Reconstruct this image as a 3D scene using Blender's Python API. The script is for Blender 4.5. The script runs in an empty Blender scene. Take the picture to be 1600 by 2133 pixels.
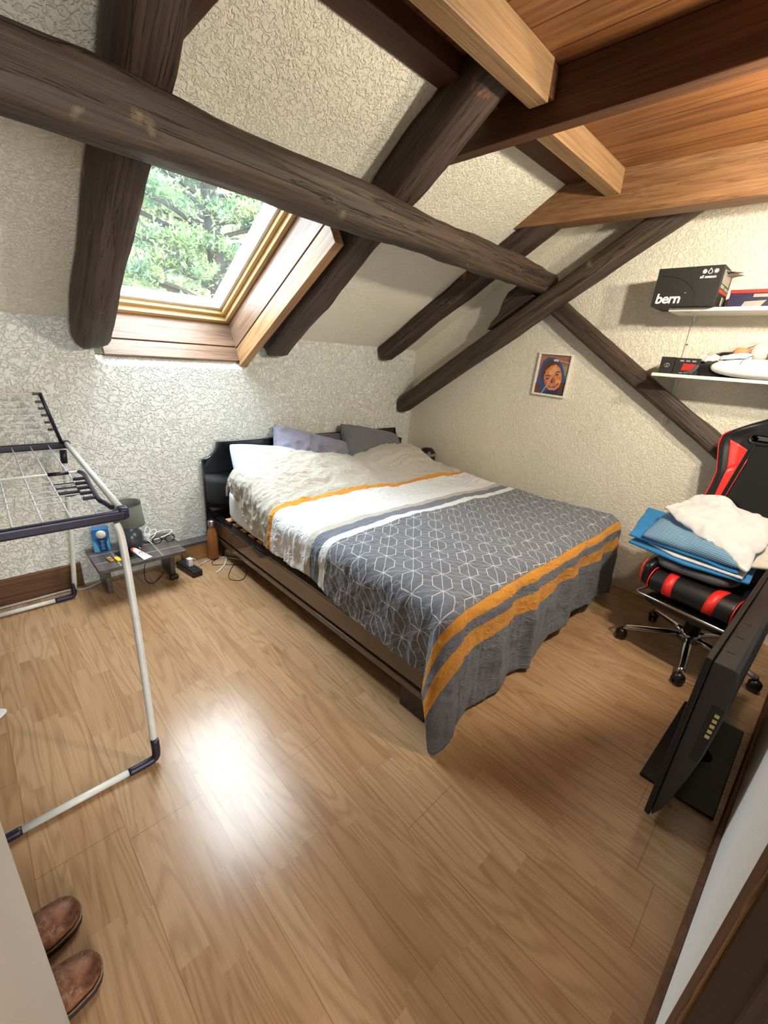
import bpy, bmesh, math, random
from mathutils import Vector, Matrix, noise
random.seed(7)
SC = bpy.context.scene
COL = SC.collection
PI = math.pi

# light settings
SKY = 11.0
SUN_E = 11.0
SUN_D = (0.0, -0.25, -0.97)
SUN_A = 80
LAMP_E = 25.0
LAMP2_E = 52.0
FILL_E = 60.0
EXPO = 0.85

# ------------------------------------------------------------------ camera
MX = [[0.71776184, -0.69252561, 0.0722926], [-0.19051012, -0.29518775, -0.93625322], [0.66971922, 0.65823436, -0.34380764]]
cam = bpy.data.cameras.new('camera')
camo = bpy.data.objects.new('camera', cam)
COL.objects.link(camo)
r0, r1, r2 = [Vector(v) for v in MX]
m = Matrix((r0, -r1, -r2)).transposed().to_4x4()
m.translation = Vector((0, 0, 1.5))
camo.matrix_world = m
cam.sensor_fit = 'VERTICAL'
cam.sensor_height = 36.0
cam.lens = 887.42 / 2133 * 36.0
cam.clip_start = 0.02
cam.clip_end = 400
SC.camera = camo
SC.view_settings.view_transform = 'Standard'
SC.view_settings.look = 'None'
SC.view_settings.gamma = 1
SC.view_settings.exposure = 0.0
SC.view_settings.use_curve_mapping = False
try:
    SC.cycles.use_denoising = True
    SC.cycles.diffuse_bounces = 6
    SC.cycles.max_bounces = 14
    SC.cycles.sample_clamp_indirect = 6
except Exception:
    pass


def clamp(x, a=0.0, b=1.0):
    return max(a, min(b, x))


def sst(a, b, x):
    t = clamp((x - a) / (b - a))
    return t * t * (3 - 2 * t)


def lerp(a, b, t):
    return a + (b - a) * t


def interp(tab, x):
    if x <= tab[0][0]:
        return tab[0][1]
    for (a, va), (b, vb) in zip(tab, tab[1:]):
        if x <= b:
            return lerp(va, vb, (x - a) / (b - a))
    return tab[-1][1]


# ------------------------------------------------------------------ materials
def s2l(c):
    return tuple(((v / 255) / 12.92 if v / 255 <= 0.04045 else (((v / 255) + 0.055) / 1.055) ** 2.4) for v in c)


def rgb(r, g, b):
    return s2l((r, g, b)) + (1,)


class NT:
    def __init__(s, name):
        s.m = bpy.data.materials.new(name)
        s.m.use_nodes = True
        s.t = s.m.node_tree
        s.b = s.t.nodes['Principled BSDF']

    def n(s, kind, **kw):
        nd = s.t.nodes.new('ShaderNode' + kind)
        for k, v in kw.items():
            if k.startswith('i_'):
                nd.inputs[k[2:].replace('_', ' ')].default_value = v
            else:
                setattr(nd, k, v)
        return nd

    def l(s, a, b):
        s.t.links.new(a, b)

    def math(s, op, a, b=None, c=None):
        nd = s.t.nodes.new('ShaderNodeMath')
        nd.operation = op
        for i, v in enumerate((a, b, c)):
            if v is None:
                continue
            if isinstance(v, (int, float)):
                nd.inputs[i].default_value = v
            else:
                s.l(v, nd.inputs[i])
        return nd.outputs[0]

    def coord(s, out='Object', scale=(1, 1, 1), rot=(0, 0, 0), loc=(0, 0, 0)):
        tc = s.n('TexCoord')
        mp = s.n('Mapping')
        mp.inputs['Scale'].default_value = scale
        mp.inputs['Rotation'].default_value = rot
        mp.inputs['Location'].default_value = loc
        s.l(tc.outputs[out], mp.inputs[0])
        return mp.outputs[0]

    def noise(s, vec, scale=5, detail=3, rough=0.5, dist=0.0):
        nd = s.n('TexNoise')
        nd.inputs['Scale'].default_value = scale
        nd.inputs['Detail'].default_value = detail
        nd.inputs['Roughness'].default_value = rough
        nd.inputs['Distortion'].default_value = dist
        if vec is not None:
            s.l(vec, nd.inputs['Vector'])
        return nd.outputs['Fac']

    def ramp(s, fac, stops, const=False):
        nd = s.n('ValToRGB')
        cr = nd.color_ramp
        if const:
            cr.interpolation = 'CONSTANT'
        while len(cr.elements) < len(stops):
            cr.elements.new(0.5)
        for e, (p, c) in zip(cr.elements, stops):
            e.position = p
            e.color = c if len(c) == 4 else (c[0], c[1], c[2], 1)
        if fac is not None:
            s.l(fac, nd.inputs[0])
        return nd.outputs[0]

    def mix(s, fac, a, b, mode='MIX'):
        nd = s.n('Mix', data_type='RGBA', blend_type=mode)
        for sock, v in ((nd.inputs[0], fac), (nd.inputs[6], a), (nd.inputs[7], b)):
            if isinstance(v, (int, float, tuple)):
                sock.default_value = v
            else:
                s.l(v, sock)
        return nd.outputs[2]

    def bump(s, h, strength=0.3, dist=0.01, normal=None):
        nd = s.n('Bump')
        nd.inputs['Strength'].default_value = strength
        nd.inputs['Distance'].default_value = dist
        s.l(h, nd.inputs['Height'])
        if normal is not None:
            s.l(normal, nd.inputs['Normal'])
        s.l(nd.outputs[0], s.b.inputs['Normal'])
        return nd.outputs[0]

    def set(s, **kw):
        for k, v in kw.items():
            key = {'spec': 'Specular IOR Level', 'rough': 'Roughness', 'metal': 'Metallic', 'color': 'Base Color', 'coat': 'Coat Weight', 'coatr': 'Coat Roughness', 'sheen': 'Sheen Weight', 'trans': 'Transmission Weight', 'sss': 'Subsurface Weight'}[k]
            if isinstance(v, (int, float, tuple)):
                s.b.inputs[key].default_value = v
            else:
                s.l(v, s.b.inputs[key])
        return s


def plain(name, col, rough=0.5, metal=0.0, spec=0.5, var=0.06, scale=30, bump=0.0, coat=0.0):
    t = NT(name)
    c = t.coord()
    n = t.noise(c, scale, 3)
    lo = tuple(v * (1 - var) for v in col[:3])
    hi = tuple(min(1, v * (1 + var)) for v in col[:3])
    t.set(color=t.ramp(n, [(0.3, lo), (0.7, hi)]), rough=rough, metal=metal, spec=spec, coat=coat)
    if bump:
        t.bump(n, bump, 0.002)
    return t.m


def wood(name, dark, light, axis=0, fine=60, length=1.6, rough=0.5, bump=0.35, cracks=0.5, coat=0.0, patch=None, spec=0.4):
    t = NT(name)
    sc = [fine, fine, fine]
    sc[axis] = length
    c = t.coord('Object', tuple(sc))
    g = t.noise(c, 1.0, 6, 0.6, 0.4)
    sc2 = [7, 7, 7]
    sc2[axis] = 0.8
    c2 = t.coord('Object', tuple(sc2), loc=(3.1, 1.7, 5.2))
    g2 = t.noise(c2, 1.0, 3, 0.5, 1.0)
    f = t.math('ADD', t.math('MULTIPLY', g, 0.65), t.math('MULTIPLY', g2, 0.35))
    mid = tuple((a + b) / 2 for a, b in zip(dark, light))
    col = t.ramp(f, [(0.33, dark), (0.5, mid), (0.67, light)])
    h = g
    if cracks:
        sc3 = [22, 22, 22]
        sc3[axis] = 0.55
        c3 = t.coord('Object', tuple(sc3), loc=(9.3, 4.4, 1.1))
        k = t.noise(c3, 1.0, 3, 0.6, 1.0)
        line = t.math('ABSOLUTE', t.math('SUBTRACT', k, 0.5))
        cr = t.ramp(line, [(0.0, (0, 0, 0)), (0.02, (1, 1, 1))])
        dk = tuple(v * 0.25 for v in dark[:3]) + (1,)
        col = t.mix(t.math('MULTIPLY', t.math('SUBTRACT', 1.0, cr), cracks), col, dk)
        h = t.math('ADD', h, t.math('MULTIPLY', cr, cracks * 1.5))
    if patch:
        c4 = t.coord('Object', (6, 6, 6), loc=(2, 8, 3))
        p = t.noise(c4, 1.0, 5, 0.6)
        col = t.mix(t.ramp(p, [(0.66, (0, 0, 0)), (0.74, (1, 1, 1))]), col, patch)
    t.set(color=col, rough=rough, coat=coat, spec=spec)
    t.bump(h, bump, 0.012 if cracks > 0.6 else 0.006)
    return t.m


M = {}
BEAM = (rgb(32, 24, 20), rgb(90, 72, 63))
M['beam'] = wood('beam_wood', *BEAM, patch=rgb(150, 98, 62), cracks=0.8, rough=0.6)
M['beam2'] = wood('purlin_wood', rgb(37, 29, 24), rgb(94, 78, 65), patch=rgb(124, 108, 84), cracks=0.9, rough=0.6)
M['joist'] = wood('joist_wood', rgb(52, 30, 18), rgb(104, 66, 38), cracks=0.3, rough=0.5)
M['joist_light'] = wood('light_joist_wood', rgb(118, 90, 62), rgb(166, 132, 94), cracks=0.2, rough=0.5)
M['joist_warm'] = wood('warm_joist_wood', rgb(92, 62, 38), rgb(146, 108, 72), cracks=0.35, rough=0.5)
M['fascia'] = wood('fascia_wood', rgb(58, 33, 22), rgb(92, 56, 38), axis=0, cracks=0.0, rough=0.5)
M['reveal'] = wood('stained_reveal_wood', rgb(84, 60, 46), rgb(158, 126, 102), axis=0, fine=28, length=2.0, cracks=0.1, rough=0.4, coat=0.15, patch=rgb(150, 92, 52))
M['reveal_pale'] = wood('pale_reveal_wood', rgb(120, 86, 58), rgb(196, 150, 104), axis=0, fine=26, length=1.6, cracks=0.2, rough=0.4)
M['pine'] = wood('varnished_pine', rgb(186, 150, 96), rgb(224, 192, 136), axis=0, fine=50, cracks=0.0, rough=0.35, coat=0.3, bump=0.1)
M['skirt'] = wood('skirting_wood', rgb(66, 42, 28), rgb(118, 82, 54), cracks=0.0, rough=0.45)
M['skirt_pale'] = wood('pale_skirting_wood', rgb(170, 128, 80), rgb(214, 172, 118), cracks=0.0, rough=0.4)
M['casing'] = wood('dark_casing_wood', rgb(66, 42, 30), rgb(112, 76, 56), axis=2, cracks=0.0, rough=0.45)
M['casing_dark'] = wood('very_dark_panel_wood', rgb(34, 22, 16), rgb(58, 38, 27), axis=2, cracks=0.0, rough=0.6)
M['torn'] = wood('torn_wood_edge', rgb(120, 86, 54), rgb(176, 134, 88), axis=2, cracks=0.5, rough=0.8)


def plaster(name, col, chips, fine, scale=22):
    t = NT(name)
    c = t.coord('Object')
    big = t.noise(c, 1.6, 3)
    n1 = t.noise(c, scale, 3, 0.55, 1.2)
    n2 = t.noise(c, 110, 3, 0.6)
    ch = t.ramp(n1, [(0.44, (0, 0, 0)), (0.56, (1, 1, 1))])
    h = t.math('ADD', t.math('MULTIPLY', ch, chips), t.math('MULTIPLY', n2, fine))
    lo = tuple(v * 0.93 for v in col[:3])
    t.set(color=t.ramp(big, [(0.3, lo), (0.7, col)]), rough=0.9, spec=0.2)
    t.bump(h, 0.8, 0.012)
    return t.m


M['plaster_rough'] = plaster('rough_stucco', rgb(237, 240, 234), 0.85, 0.25, 34)
M['plaster_slope'] = plaster('stippled_plaster', rgb(240, 236, 219), 0.36, 0.32, 52)
M['plaster_gable'] = plaster('gable_plaster', rgb(240, 235, 218), 0.28, 0.3, 48)
M['plaster_front'] = plaster('white_plaster', rgb(246, 248, 248), 0.06, 0.12, 40)


def floor_mat():
    t = NT('laminate_floor')
    tc = t.n('TexCoord')
    sep = t.n('SeparateXYZ')
    t.l(tc.outputs['Object'], sep.inputs[0])
    x, y = sep.outputs[0], sep.outputs[1]
    # boards 0.232 wide running along y, three strips in each
    xs = t.math('DIVIDE', t.math('ADD', x, 5.0 - 0.025), 0.232)
    bi = t.math('FLOOR', xs)
    wn = t.n('TexWhiteNoise', noise_dimensions='1D')
    t.l(bi, wn.inputs['W'])
    boff = wn.outputs['Value']
    bfx = t.math('SUBTRACT', xs, bi)
    ys = t.math('DIVIDE', t.math('ADD', t.math('ADD', y, 10.0), t.math('MULTIPLY', boff, 1.3)), 1.29)
    byi = t.math('FLOOR', ys)
    bfy = t.math('SUBTRACT', ys, byi)
    st = t.math('MULTIPLY', xs, 3.0)
    si = t.math('FLOOR', st)
    wn2 = t.n('TexWhiteNoise', noise_dimensions='1D')
    t.l(t.math('ADD', si, 77.3), wn2.inputs['W'])
    sy = t.math('DIVIDE', t.math('ADD', t.math('ADD', y, 10.0), t.math('MULTIPLY', wn2.outputs['Value'], 0.9)), 0.46)
    syi = t.math('FLOOR', sy)
    cmb = t.n('CombineXYZ')
    t.l(si, cmb.inputs[0])
    t.l(syi, cmb.inputs[1])
    wn3 = t.n('TexWhiteNoise', noise_dimensions='3D')
    t.l(cmb.outputs[0], wn3.inputs['Vector'])
    rnd = wn3.outputs['Value']
    # grain: cathedral rings, offset per strip
    cmb2 = t.n('CombineXYZ')
    t.l(t.math('ADD', t.math('MULTIPLY', x, 6.5), t.math('MULTIPLY', rnd, 13.0)), cmb2.inputs[0])
    t.l(t.math('ADD', t.math('MULTIPLY', y, 0.62), t.math('MULTIPLY', rnd, 31.0)), cmb2.inputs[1])
    t.l(t.math('MULTIPLY', rnd, 9.0), cmb2.inputs[2])
    base = t.noise(cmb2.outputs[0], 1.0, 2, 0.45, 0.5)
    rings = t.math('SINE', t.math('ADD', t.math('MULTIPLY', base, 105.0), t.math('MULTIPLY', t.noise(cmb2.outputs[0], 9.0, 2), 1.6)))
    cmb3 = t.n('CombineXYZ')
    t.l(t.math('MULTIPLY', x, 190.0), cmb3.inputs[0])
    t.l(t.math('ADD', t.math('MULTIPLY', y, 5.0), t.math('MULTIPLY', rnd, 7.0)), cmb3.inputs[1])
    fine = t.noise(cmb3.outputs[0], 1.0, 3, 0.6)
    g = t.math('ADD', t.math('MULTIPLY', t.math('POWER', t.math('ADD', t.math('MULTIPLY', rings, 0.5), 0.5), 2.6), 0.25), t.math('MULTIPLY', fine, 0.65))
    cd = rgb(144, 110, 79)
    cl = rgb(184, 151, 115)
    col = t.ramp(g, [(0.2, cl), (0.8, cd)])
    tint = t.ramp(rnd, [(0.0, rgb(236, 228, 220)), (0.5, rgb(250, 247, 243)), (1.0, rgb(255, 255, 255))])
    col = t.mix(1.0, col, tint, 'MULTIPLY')
    # board joints
    e1 = t.math('LESS_THAN', t.math('MINIMUM', bfx, t.math('SUBTRACT', 1.0, bfx)), 0.007)
    e2 = t.math('LESS_THAN', t.math('MINIMUM', bfy, t.math('SUBTRACT', 1.0, bfy)), 0.0013)
    e = t.math('MAXIMUM', e1, e2)
    col = t.mix(t.math('MULTIPLY', e, 0.5), col, rgb(120, 80, 48))
    t.set(color=col, rough=t.math('ADD', 0.17, t.math('MULTIPLY', fine, 0.10)), spec=0.42)
    h = t.math('SUBTRACT', t.math('MULTIPLY', fine, 0.3), t.math('MULTIPLY', e, 1.0))
    t.bump(h, 0.05, 0.0015)
    return t.m


M['floor'] = floor_mat()


def deck_mat():
    t = NT('ceiling_planks')
    tc = t.n('TexCoord')
    sep = t.n('SeparateXYZ')
    t.l(tc.outputs['Object'], sep.inputs[0])
    x, y = sep.outputs[0], sep.outputs[1]
    xs = t.math('DIVIDE', t.math('ADD', x, 9.93), 0.148)
    i = t.math('FLOOR', xs)
    fx = t.math('SUBTRACT', xs, i)
    wn = t.n('TexWhiteNoise', noise_dimensions='1D')
    t.l(i, wn.inputs['W'])
    cmb = t.n('CombineXYZ')
    t.l(t.math('MULTIPLY', x, 40.0), cmb.inputs[0])
    t.l(t.math('ADD', t.math('MULTIPLY', y, 2.0), t.math('MULTIPLY', wn.outputs['Value'], 20.0)), cmb.inputs[1])
    g = t.noise(cmb.outputs[0], 1.0, 5, 0.6, 0.5)
    col = t.ramp(g, [(0.3, rgb(100, 62, 34)), (0.7, rgb(150, 102, 60))])
    col = t.mix(1.0, col, t.ramp(wn.outputs['Value'], [(0, rgb(215, 205, 200)), (1, rgb(255, 255, 255))]), 'MULTIPLY')
    e = t.math('LESS_THAN', fx, 0.035)
    col = t.mix(t.math('MULTIPLY', e, 0.8), col, rgb(30, 16, 9))
    t.set(color=col, rough=0.45, spec=0.4)
    t.bump(t.math('SUBTRACT', t.math('MULTIPLY', g, 0.4), e), 0.4, 0.006)
    return t.m


M['deck'] = deck_mat()


def lacquer(name, col, rough):
    t = NT(name)
    n = t.noise(t.coord(), 14, 3)
    t.set(color=col, rough=t.math('ADD', rough, t.math('MULTIPLY', n, 0.06)), spec=0.6, coat=0.6, coatr=0.05)
    return t.m


M['lacquer'] = lacquer('black_gloss_lacquer', rgb(20, 20, 23), 0.06)
M['lacquer_side'] = lacquer('dark_brown_gloss_laminate', rgb(92, 73, 60), 0.07)
M['bedleg'] = wood('dark_bed_leg', rgb(44, 33, 28), rgb(70, 54, 46), axis=0, cracks=0, rough=0.3)
M['slat'] = wood('slat_wood', rgb(190, 142, 92), rgb(224, 178, 124), axis=0, cracks=0, rough=0.5)


def fabric(name, col, bump=0.35, scale=16, var=0.08, weave=600, rough=0.9, dist=0.006):
    t = NT(name)
    c = t.coord('Object')
    n1 = t.noise(c, scale, 4, 0.55, 0.8)
    n2 = t.noise(c, weave, 1)
    lo = tuple(v * (1 - var) for v in col[:3])
    hi = tuple(min(1, v * (1 + var)) for v in col[:3])
    t.set(color=t.ramp(n1, [(0.3, lo), (0.7, hi)]), rough=rough, spec=0.15, sheen=0.15)
    t.bump(t.math('ADD', n1, t.math('MULTIPLY', n2, 0.08)), bump, dist)
    return t.m


M['sheet_white'] = fabric('white_sheet_cotton', rgb(206, 206, 206), 0.6, 12, dist=0.012)
M['mattress'] = fabric('mattress_cover', rgb(216, 216, 217), 0.3, 18)
M['pillow_blue'] = fabric('pale_blue_cotton', rgb(186, 200, 214), 0.25, 10)
M['pillow_lilac'] = fabric('lilac_grey_satin', rgb(148, 148, 168), 0.9, 9, rough=0.5, dist=0.03)
M['pillow_dlilac'] = fabric('dark_lilac_satin', rgb(92, 88, 104), 0.6, 11, rough=0.5)
M['pillow_grey'] = fabric('slate_grey_cotton', rgb(112, 116, 124), 0.3, 9)
M['blue_sheet'] = fabric('blue_cotton', rgb(48, 122, 178), 0.4, 14)
M['grey_cloth'] = fabric('charcoal_knit', rgb(84, 84, 90), 0.5, 20)
M['purple_cloth'] = fabric('mauve_cloth', rgb(146, 118, 138), 0.6, 30)
M['pale_cloth'] = fabric('pale_grey_cloth', rgb(196, 190, 182), 0.5, 30)
M['orange_cloth'] = fabric('orange_cloth', rgb(222, 138, 100), 0.4, 30)
M['black_cloth'] = fabric('black_cloth', rgb(22, 22, 24), 0.4, 30)


def duvet_mat():
    t = NT('striped_duvet_cover')
    tc = t.n('TexCoord')
    sep = t.n('SeparateXYZ')
    t.l(tc.outputs['UV'], sep.inputs[0])
    u, v = sep.outputs[0], sep.outputs[1]     # metres
    beige = rgb(188, 184, 174)
    white = rgb(228, 231, 235)
    grey = rgb(112, 116, 125)
    blue = rgb(116, 124, 138)
    ora = rgb(212, 148, 62)
    T = 3.2
    ST = DUVET_STRIPES
    cols = dict(beige=beige, white=white, grey=grey, blue=blue, ora=ora, line=rgb(168, 160, 148))
    wob = t.math('MULTIPLY', t.math('SUBTRACT', t.noise(t.coord('UV', (9, 9, 9)), 1.0, 2), 0.5), 0.012)
    vv = t.math('ADD', v, wob)
    col = t.ramp(t.math('DIVIDE', vv, T), [(p / T, cols[k]) for p, k in ST], const=True)
    # hexagons standing tip to tip in slanting columns, with a line down the middle
    wob2 = t.noise(t.coord('UV', (16, 16, 16), loc=(4, 4, 4)), 1.0, 2)
    uw = t.math('ADD', u, t.math('MULTIPLY', t.math('SUBTRACT', wob2, 0.5), 0.012))
    HW_, HH = 0.128, 0.133
    q = t.math('DIVIDE', t.math('ADD', t.math('MULTIPLY', uw, -0.743), t.math('MULTIPLY', v, 0.669)), HH)
    p_ = t.math('DIVIDE', t.math('ADD', t.math('MULTIPLY', uw, -0.669), t.math('MULTIPLY', v, -0.743)), HW_)
    qy = t.math('MULTIPLY', t.math('ABSOLUTE', t.math('SUBTRACT', t.math('FRACT', t.math('ADD', q, 60.5)), 0.5)), HH)
    px = t.math('MULTIPLY', t.math('ABSOLUTE', t.math('SUBTRACT', t.math('FRACT', t.math('ADD', p_, 60.5)), 0.5)), HW_)
    a_, b_ = 0.042, 0.033
    wl_ = 0.0017
    side = t.math('MULTIPLY', t.math('LESS_THAN', t.math('ABSOLUTE', t.math('SUBTRACT', px, a_)), wl_), t.math('LESS_THAN', qy, b_ + wl_))
    sl = (HH / 2 - b_) / a_
    dsl = t.math('DIVIDE', t.math('ABSOLUTE', t.math('SUBTRACT', t.math('ADD', qy, t.math('MULTIPLY', px, sl)), HH / 2)), math.hypot(1, sl))
    slant = t.math('MULTIPLY', t.math('LESS_THAN', dsl, wl_), t.math('LESS_THAN', px, a_ + wl_))
    mid = t.math('LESS_THAN', px, wl_ * 0.75)
    main = t.math('MAXIMUM', t.math('MAXIMUM', side, slant), mid)
    outer = t.math('GREATER_THAN', px, a_)
    t1 = t.math('LESS_THAN', t.math('ABSOLUTE', t.math('SUBTRACT', qy, t.math('ADD', b_, t.math('MULTIPLY', t.math('SUBTRACT', px, a_), 0.45)))), 0.001)
    t2 = t.math('LESS_THAN', t.math('ABSOLUTE', t.math('SUBTRACT', qy, t.math('MULTIPLY', t.math('SUBTRACT', px, a_), 0.3))), 0.001)
    t3 = t.math('LESS_THAN', t.math('ABSOLUTE', t.math('SUBTRACT', qy, t.math('SUBTRACT', HH / 2, t.math('MULTIPLY', px, 0.08)))), 0.001)
    thin = t.math('MAXIMUM', t.math('MULTIPLY', outer, t.math('MAXIMUM', t1, t2)), t.math('MULTIPLY', t3, t.math('GREATER_THAN', px, 0.002)))
    pat = t.math('MAXIMUM', main, t.math('MULTIPLY', thin, 0.5))
    z0, z1 = DUVET_STAR
    zone = t.math('MULTIPLY', t.math('GREATER_THAN', vv, z0), t.math('LESS_THAN', vv, z1))
    col = t.mix(t.math('MULTIPLY', t.math('MULTIPLY', pat, zone), 0.75), col, rgb(226, 230, 234))
    # the faint gold print of the white band
    w0, w1 = DUVET_WHITE
    zone2 = t.math('MULTIPLY', t.math('GREATER_THAN', vv, w0), t.math('LESS_THAN', vv, w1))
    br = t.math('GREATER_THAN', t.noise(t.coord('UV', (18, 18, 18)), 1.0, 2), 0.52)
    col = t.mix(t.math('MULTIPLY', t.math('MULTIPLY', t.math('MULTIPLY', main, zone2), br), 0.4), col, rgb(206, 178, 150))
    n1 = t.noise(t.coord('UV', (13, 26, 14)), 1.0, 4, 0.62, 1.0)
    n1 = t.math('MULTIPLY', t.math('ABSOLUTE', t.math('SUBTRACT', n1, 0.5)), 3.0)
    n2 = t.noise(t.coord('UV', (55, 90, 60)), 1.0, 3, 0.6, 0.6)
    t.set(color=col, rough=0.9, spec=0.12, sheen=0.1)
    t.bump(t.math('ADD', n1, t.math('MULTIPLY', n2, 0.25)), 0.6, 0.015)
    return t.m


M['navy'] = plain('navy_plastic', rgb(25, 21, 46), 0.4)
M['tube'] = plain('pale_grey_enamel', rgb(206, 208, 204), 0.35)
M['wire'] = plain('white_wire_coating', rgb(214, 218, 220), 0.35)
M['wire_dark'] = plain('grey_wire_coating', rgb(176, 178, 178), 0.35)
M['tile'] = wood('grey_wood_tile', rgb(58, 53, 51), rgb(100, 93, 90), axis=1, fine=40, cracks=0, rough=0.35)
M['grout'] = plain('pale_grout', rgb(150, 144, 138), 0.8)
M['lampshade'] = fabric('olive_grey_shade', rgb(92, 94, 86), 0.15, 60, weave=300)
M['lampbase'] = plain('slate_ceramic', rgb(66, 72, 80), 0.3, coat=0.3)
M['white_plastic'] = plain('white_plastic', rgb(228, 230, 230), 0.35)
M['black_plastic'] = plain('black_plastic', rgb(20, 20, 22), 0.4)
M['black_matte'] = plain('black_card', rgb(30, 29, 29), 0.65)
M['charcoal'] = plain('charcoal_tv_plastic', rgb(50, 52, 53), 0.4, bump=0.1, scale=400)
M['screen'] = plain('black_screen', rgb(8, 8, 9), 0.08)
M['glass_black'] = plain('black_foot_plastic', rgb(12, 12, 14), 0.38, spec=0.35)
M['socket'] = plain('yellow_socket', rgb(214, 196, 120), 0.4)
M['chrome'] = plain('polished_aluminium', rgb(200, 200, 204), 0.16, metal=1.0, var=0.02)
M['leather'] = plain('black_leatherette', rgb(21, 21, 23), 0.36, spec=0.5, bump=0.15, scale=160)
M['red'] = plain('red_leatherette', rgb(224, 44, 38), 0.42, bump=0.1, scale=160)
M['caster'] = plain('caster_plastic', rgb(22, 22, 24), 0.35)
M['shelf_white'] = plain('white_shelf_laminate', rgb(234, 232, 222), 0.4)
M['metal_white'] = plain('white_painted_metal', rgb(214, 212, 204), 0.4)
M['print_white'] = plain('white_print', rgb(236, 236, 232), 0.6)
M['print_grey'] = plain('grey_print', rgb(150, 148, 140), 0.6)
M['print_red'] = plain('red_print', rgb(176, 38, 28), 0.55)
M['print_blue'] = plain('blue_print', rgb(30, 27, 62), 0.5, var=0.4, scale=60)
M['blue_card'] = plain('bright_blue_card', rgb(36, 112, 172), 0.4, var=0.1, scale=18)
M['blue_pale'] = plain('pale_blue_card', rgb(90, 176, 224), 0.4)
M['navy_print'] = plain('navy_print', rgb(18, 52, 104), 0.4)
M['steel'] = plain('brushed_steel', rgb(190, 190, 188), 0.3, metal=1.0, var=0.04)
M['bottle'] = wood('wood_grain_coating', rgb(128, 74, 34), rgb(196, 128, 70), axis=2, fine=70, length=4, cracks=0.0, rough=0.35, coat=0.3, bump=0.05)
M['yellow'] = plain('yellow_plastic', rgb(244, 206, 28), 0.3)
M['amber'] = plain('amber_plastic', rgb(166, 108, 40), 0.2, coat=0.5)
M['orange'] = plain('orange_plastic', rgb(236, 98, 52), 0.35)
M['frame_white'] = plain('white_frame', rgb(232, 230, 220), 0.4)
M['door_white'] = plain('white_door_paint', rgb(226, 223, 214), 0.45, var=0.02, scale=4)


def worn_leather():
    t = NT('worn_brown_leather')
    n1 = t.noise(t.coord('Object', (22, 22, 22)), 1.0, 5, 0.65, 0.6)
    n2 = t.noise(t.coord('Object', (75, 75, 75)), 1.0, 4, 0.7)
    col = t.ramp(n1, [(0.34, rgb(64, 36, 24)), (0.5, rgb(112, 70, 46)), (0.68, rgb(150, 108, 76))])
    col = t.mix(t.ramp(n2, [(0.58, (0, 0, 0)), (0.72, (0.7, 0.7, 0.7))]), col, rgb(170, 136, 104))
    t.set(color=col, rough=0.6, spec=0.3)
    t.bump(n2, 0.3, 0.002)
    return t.m


M['shoe'] = worn_leather()
M['shoe_in'] = plain('shoe_lining', rgb(92, 80, 70), 0.8)
M['sole'] = plain('dark_rubber_sole', rgb(44, 36, 32), 0.7)
M['welt'] = plain('pale_welt_stitch', rgb(120, 98, 74), 0.8, var=0.3, scale=160)
M['bark'] = wood('pine_bark', rgb(36, 32, 32), rgb(70, 62, 60), axis=2, fine=12, length=2, cracks=0.6, rough=0.9)
M['metal_out'] = plain('weathered_aluminium_flashing', rgb(66, 72, 76), 0.5, var=0.2, scale=9)
M['gasket'] = plain('white_sash_paint', rgb(226, 224, 216), 0.4)


def foliage(name, a, b):
    t = NT(name)
    n = t.noise(t.coord('Object', (1, 1, 1)), 1.4, 4)
    t.set(color=t.ramp(n, [(0.35, a), (0.65, b)]), rough=0.7, spec=0.1)
    # thin needles let light through
    tr = t.n('BsdfTranslucent')
    t.l(t.ramp(n, [(0.35, a), (0.65, b)]), tr.inputs[0])
    ms = t.n('MixShader')
    ms.inputs[0].default_value = 0.4
    out = t.t.nodes['Material Output']
    t.l(t.b.outputs[0], ms.inputs[1])
    t.l(tr.outputs[0], ms.inputs[2])
    t.l(ms.outputs[0], out.inputs[0])
    return t.m


M['needles'] = foliage('pine_needles', rgb(88, 122, 98), rgb(146, 166, 112))
M['needles_pale'] = foliage('pale_foliage', rgb(160, 172, 138), rgb(188, 190, 150))  # distance haze put into the leaf colour by paling it


def pane_mat():
    t = NT('window_glass')
    tr = t.n('BsdfTransparent')
    tr.inputs[0].default_value = (0.96, 0.98, 0.98, 1)
    gl = t.n('BsdfGlossy')
    gl.inputs['Roughness'].default_value = 0.02
    df = t.n('BsdfDiffuse')
    df.inputs[0].default_value = (0.8, 0.85, 0.88, 1)
    lw = t.n('LayerWeight')
    frs = t.math('ADD', 0.03, t.math('MULTIPLY', t.math('POWER', lw.outputs['Facing'], 5.0), 0.8))
    m1 = t.n('MixShader')
    m2 = t.n('MixShader')
    smear = t.noise(t.coord('Object', (3, 3, 3)), 1.0, 4, 0.6, 1.5)
    t.l(t.ramp(smear, [(0.40, (0.05, 0.05, 0.05)), (0.8, (0.12, 0.12, 0.12))]), m1.inputs[0])  # film of smears, raised all over to haze the view outside
    t.l(tr.outputs[0], m1.inputs[1])
    t.l(df.outputs[0], m1.inputs[2])
    t.l(frs, m2.inputs[0])
    t.l(m1.outputs[0], m2.inputs[1])
    t.l(gl.outputs[0], m2.inputs[2])
    t.l(m2.outputs[0], t.t.nodes['Material Output'].inputs[0])
    return t.m


M['pane'] = pane_mat()


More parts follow.
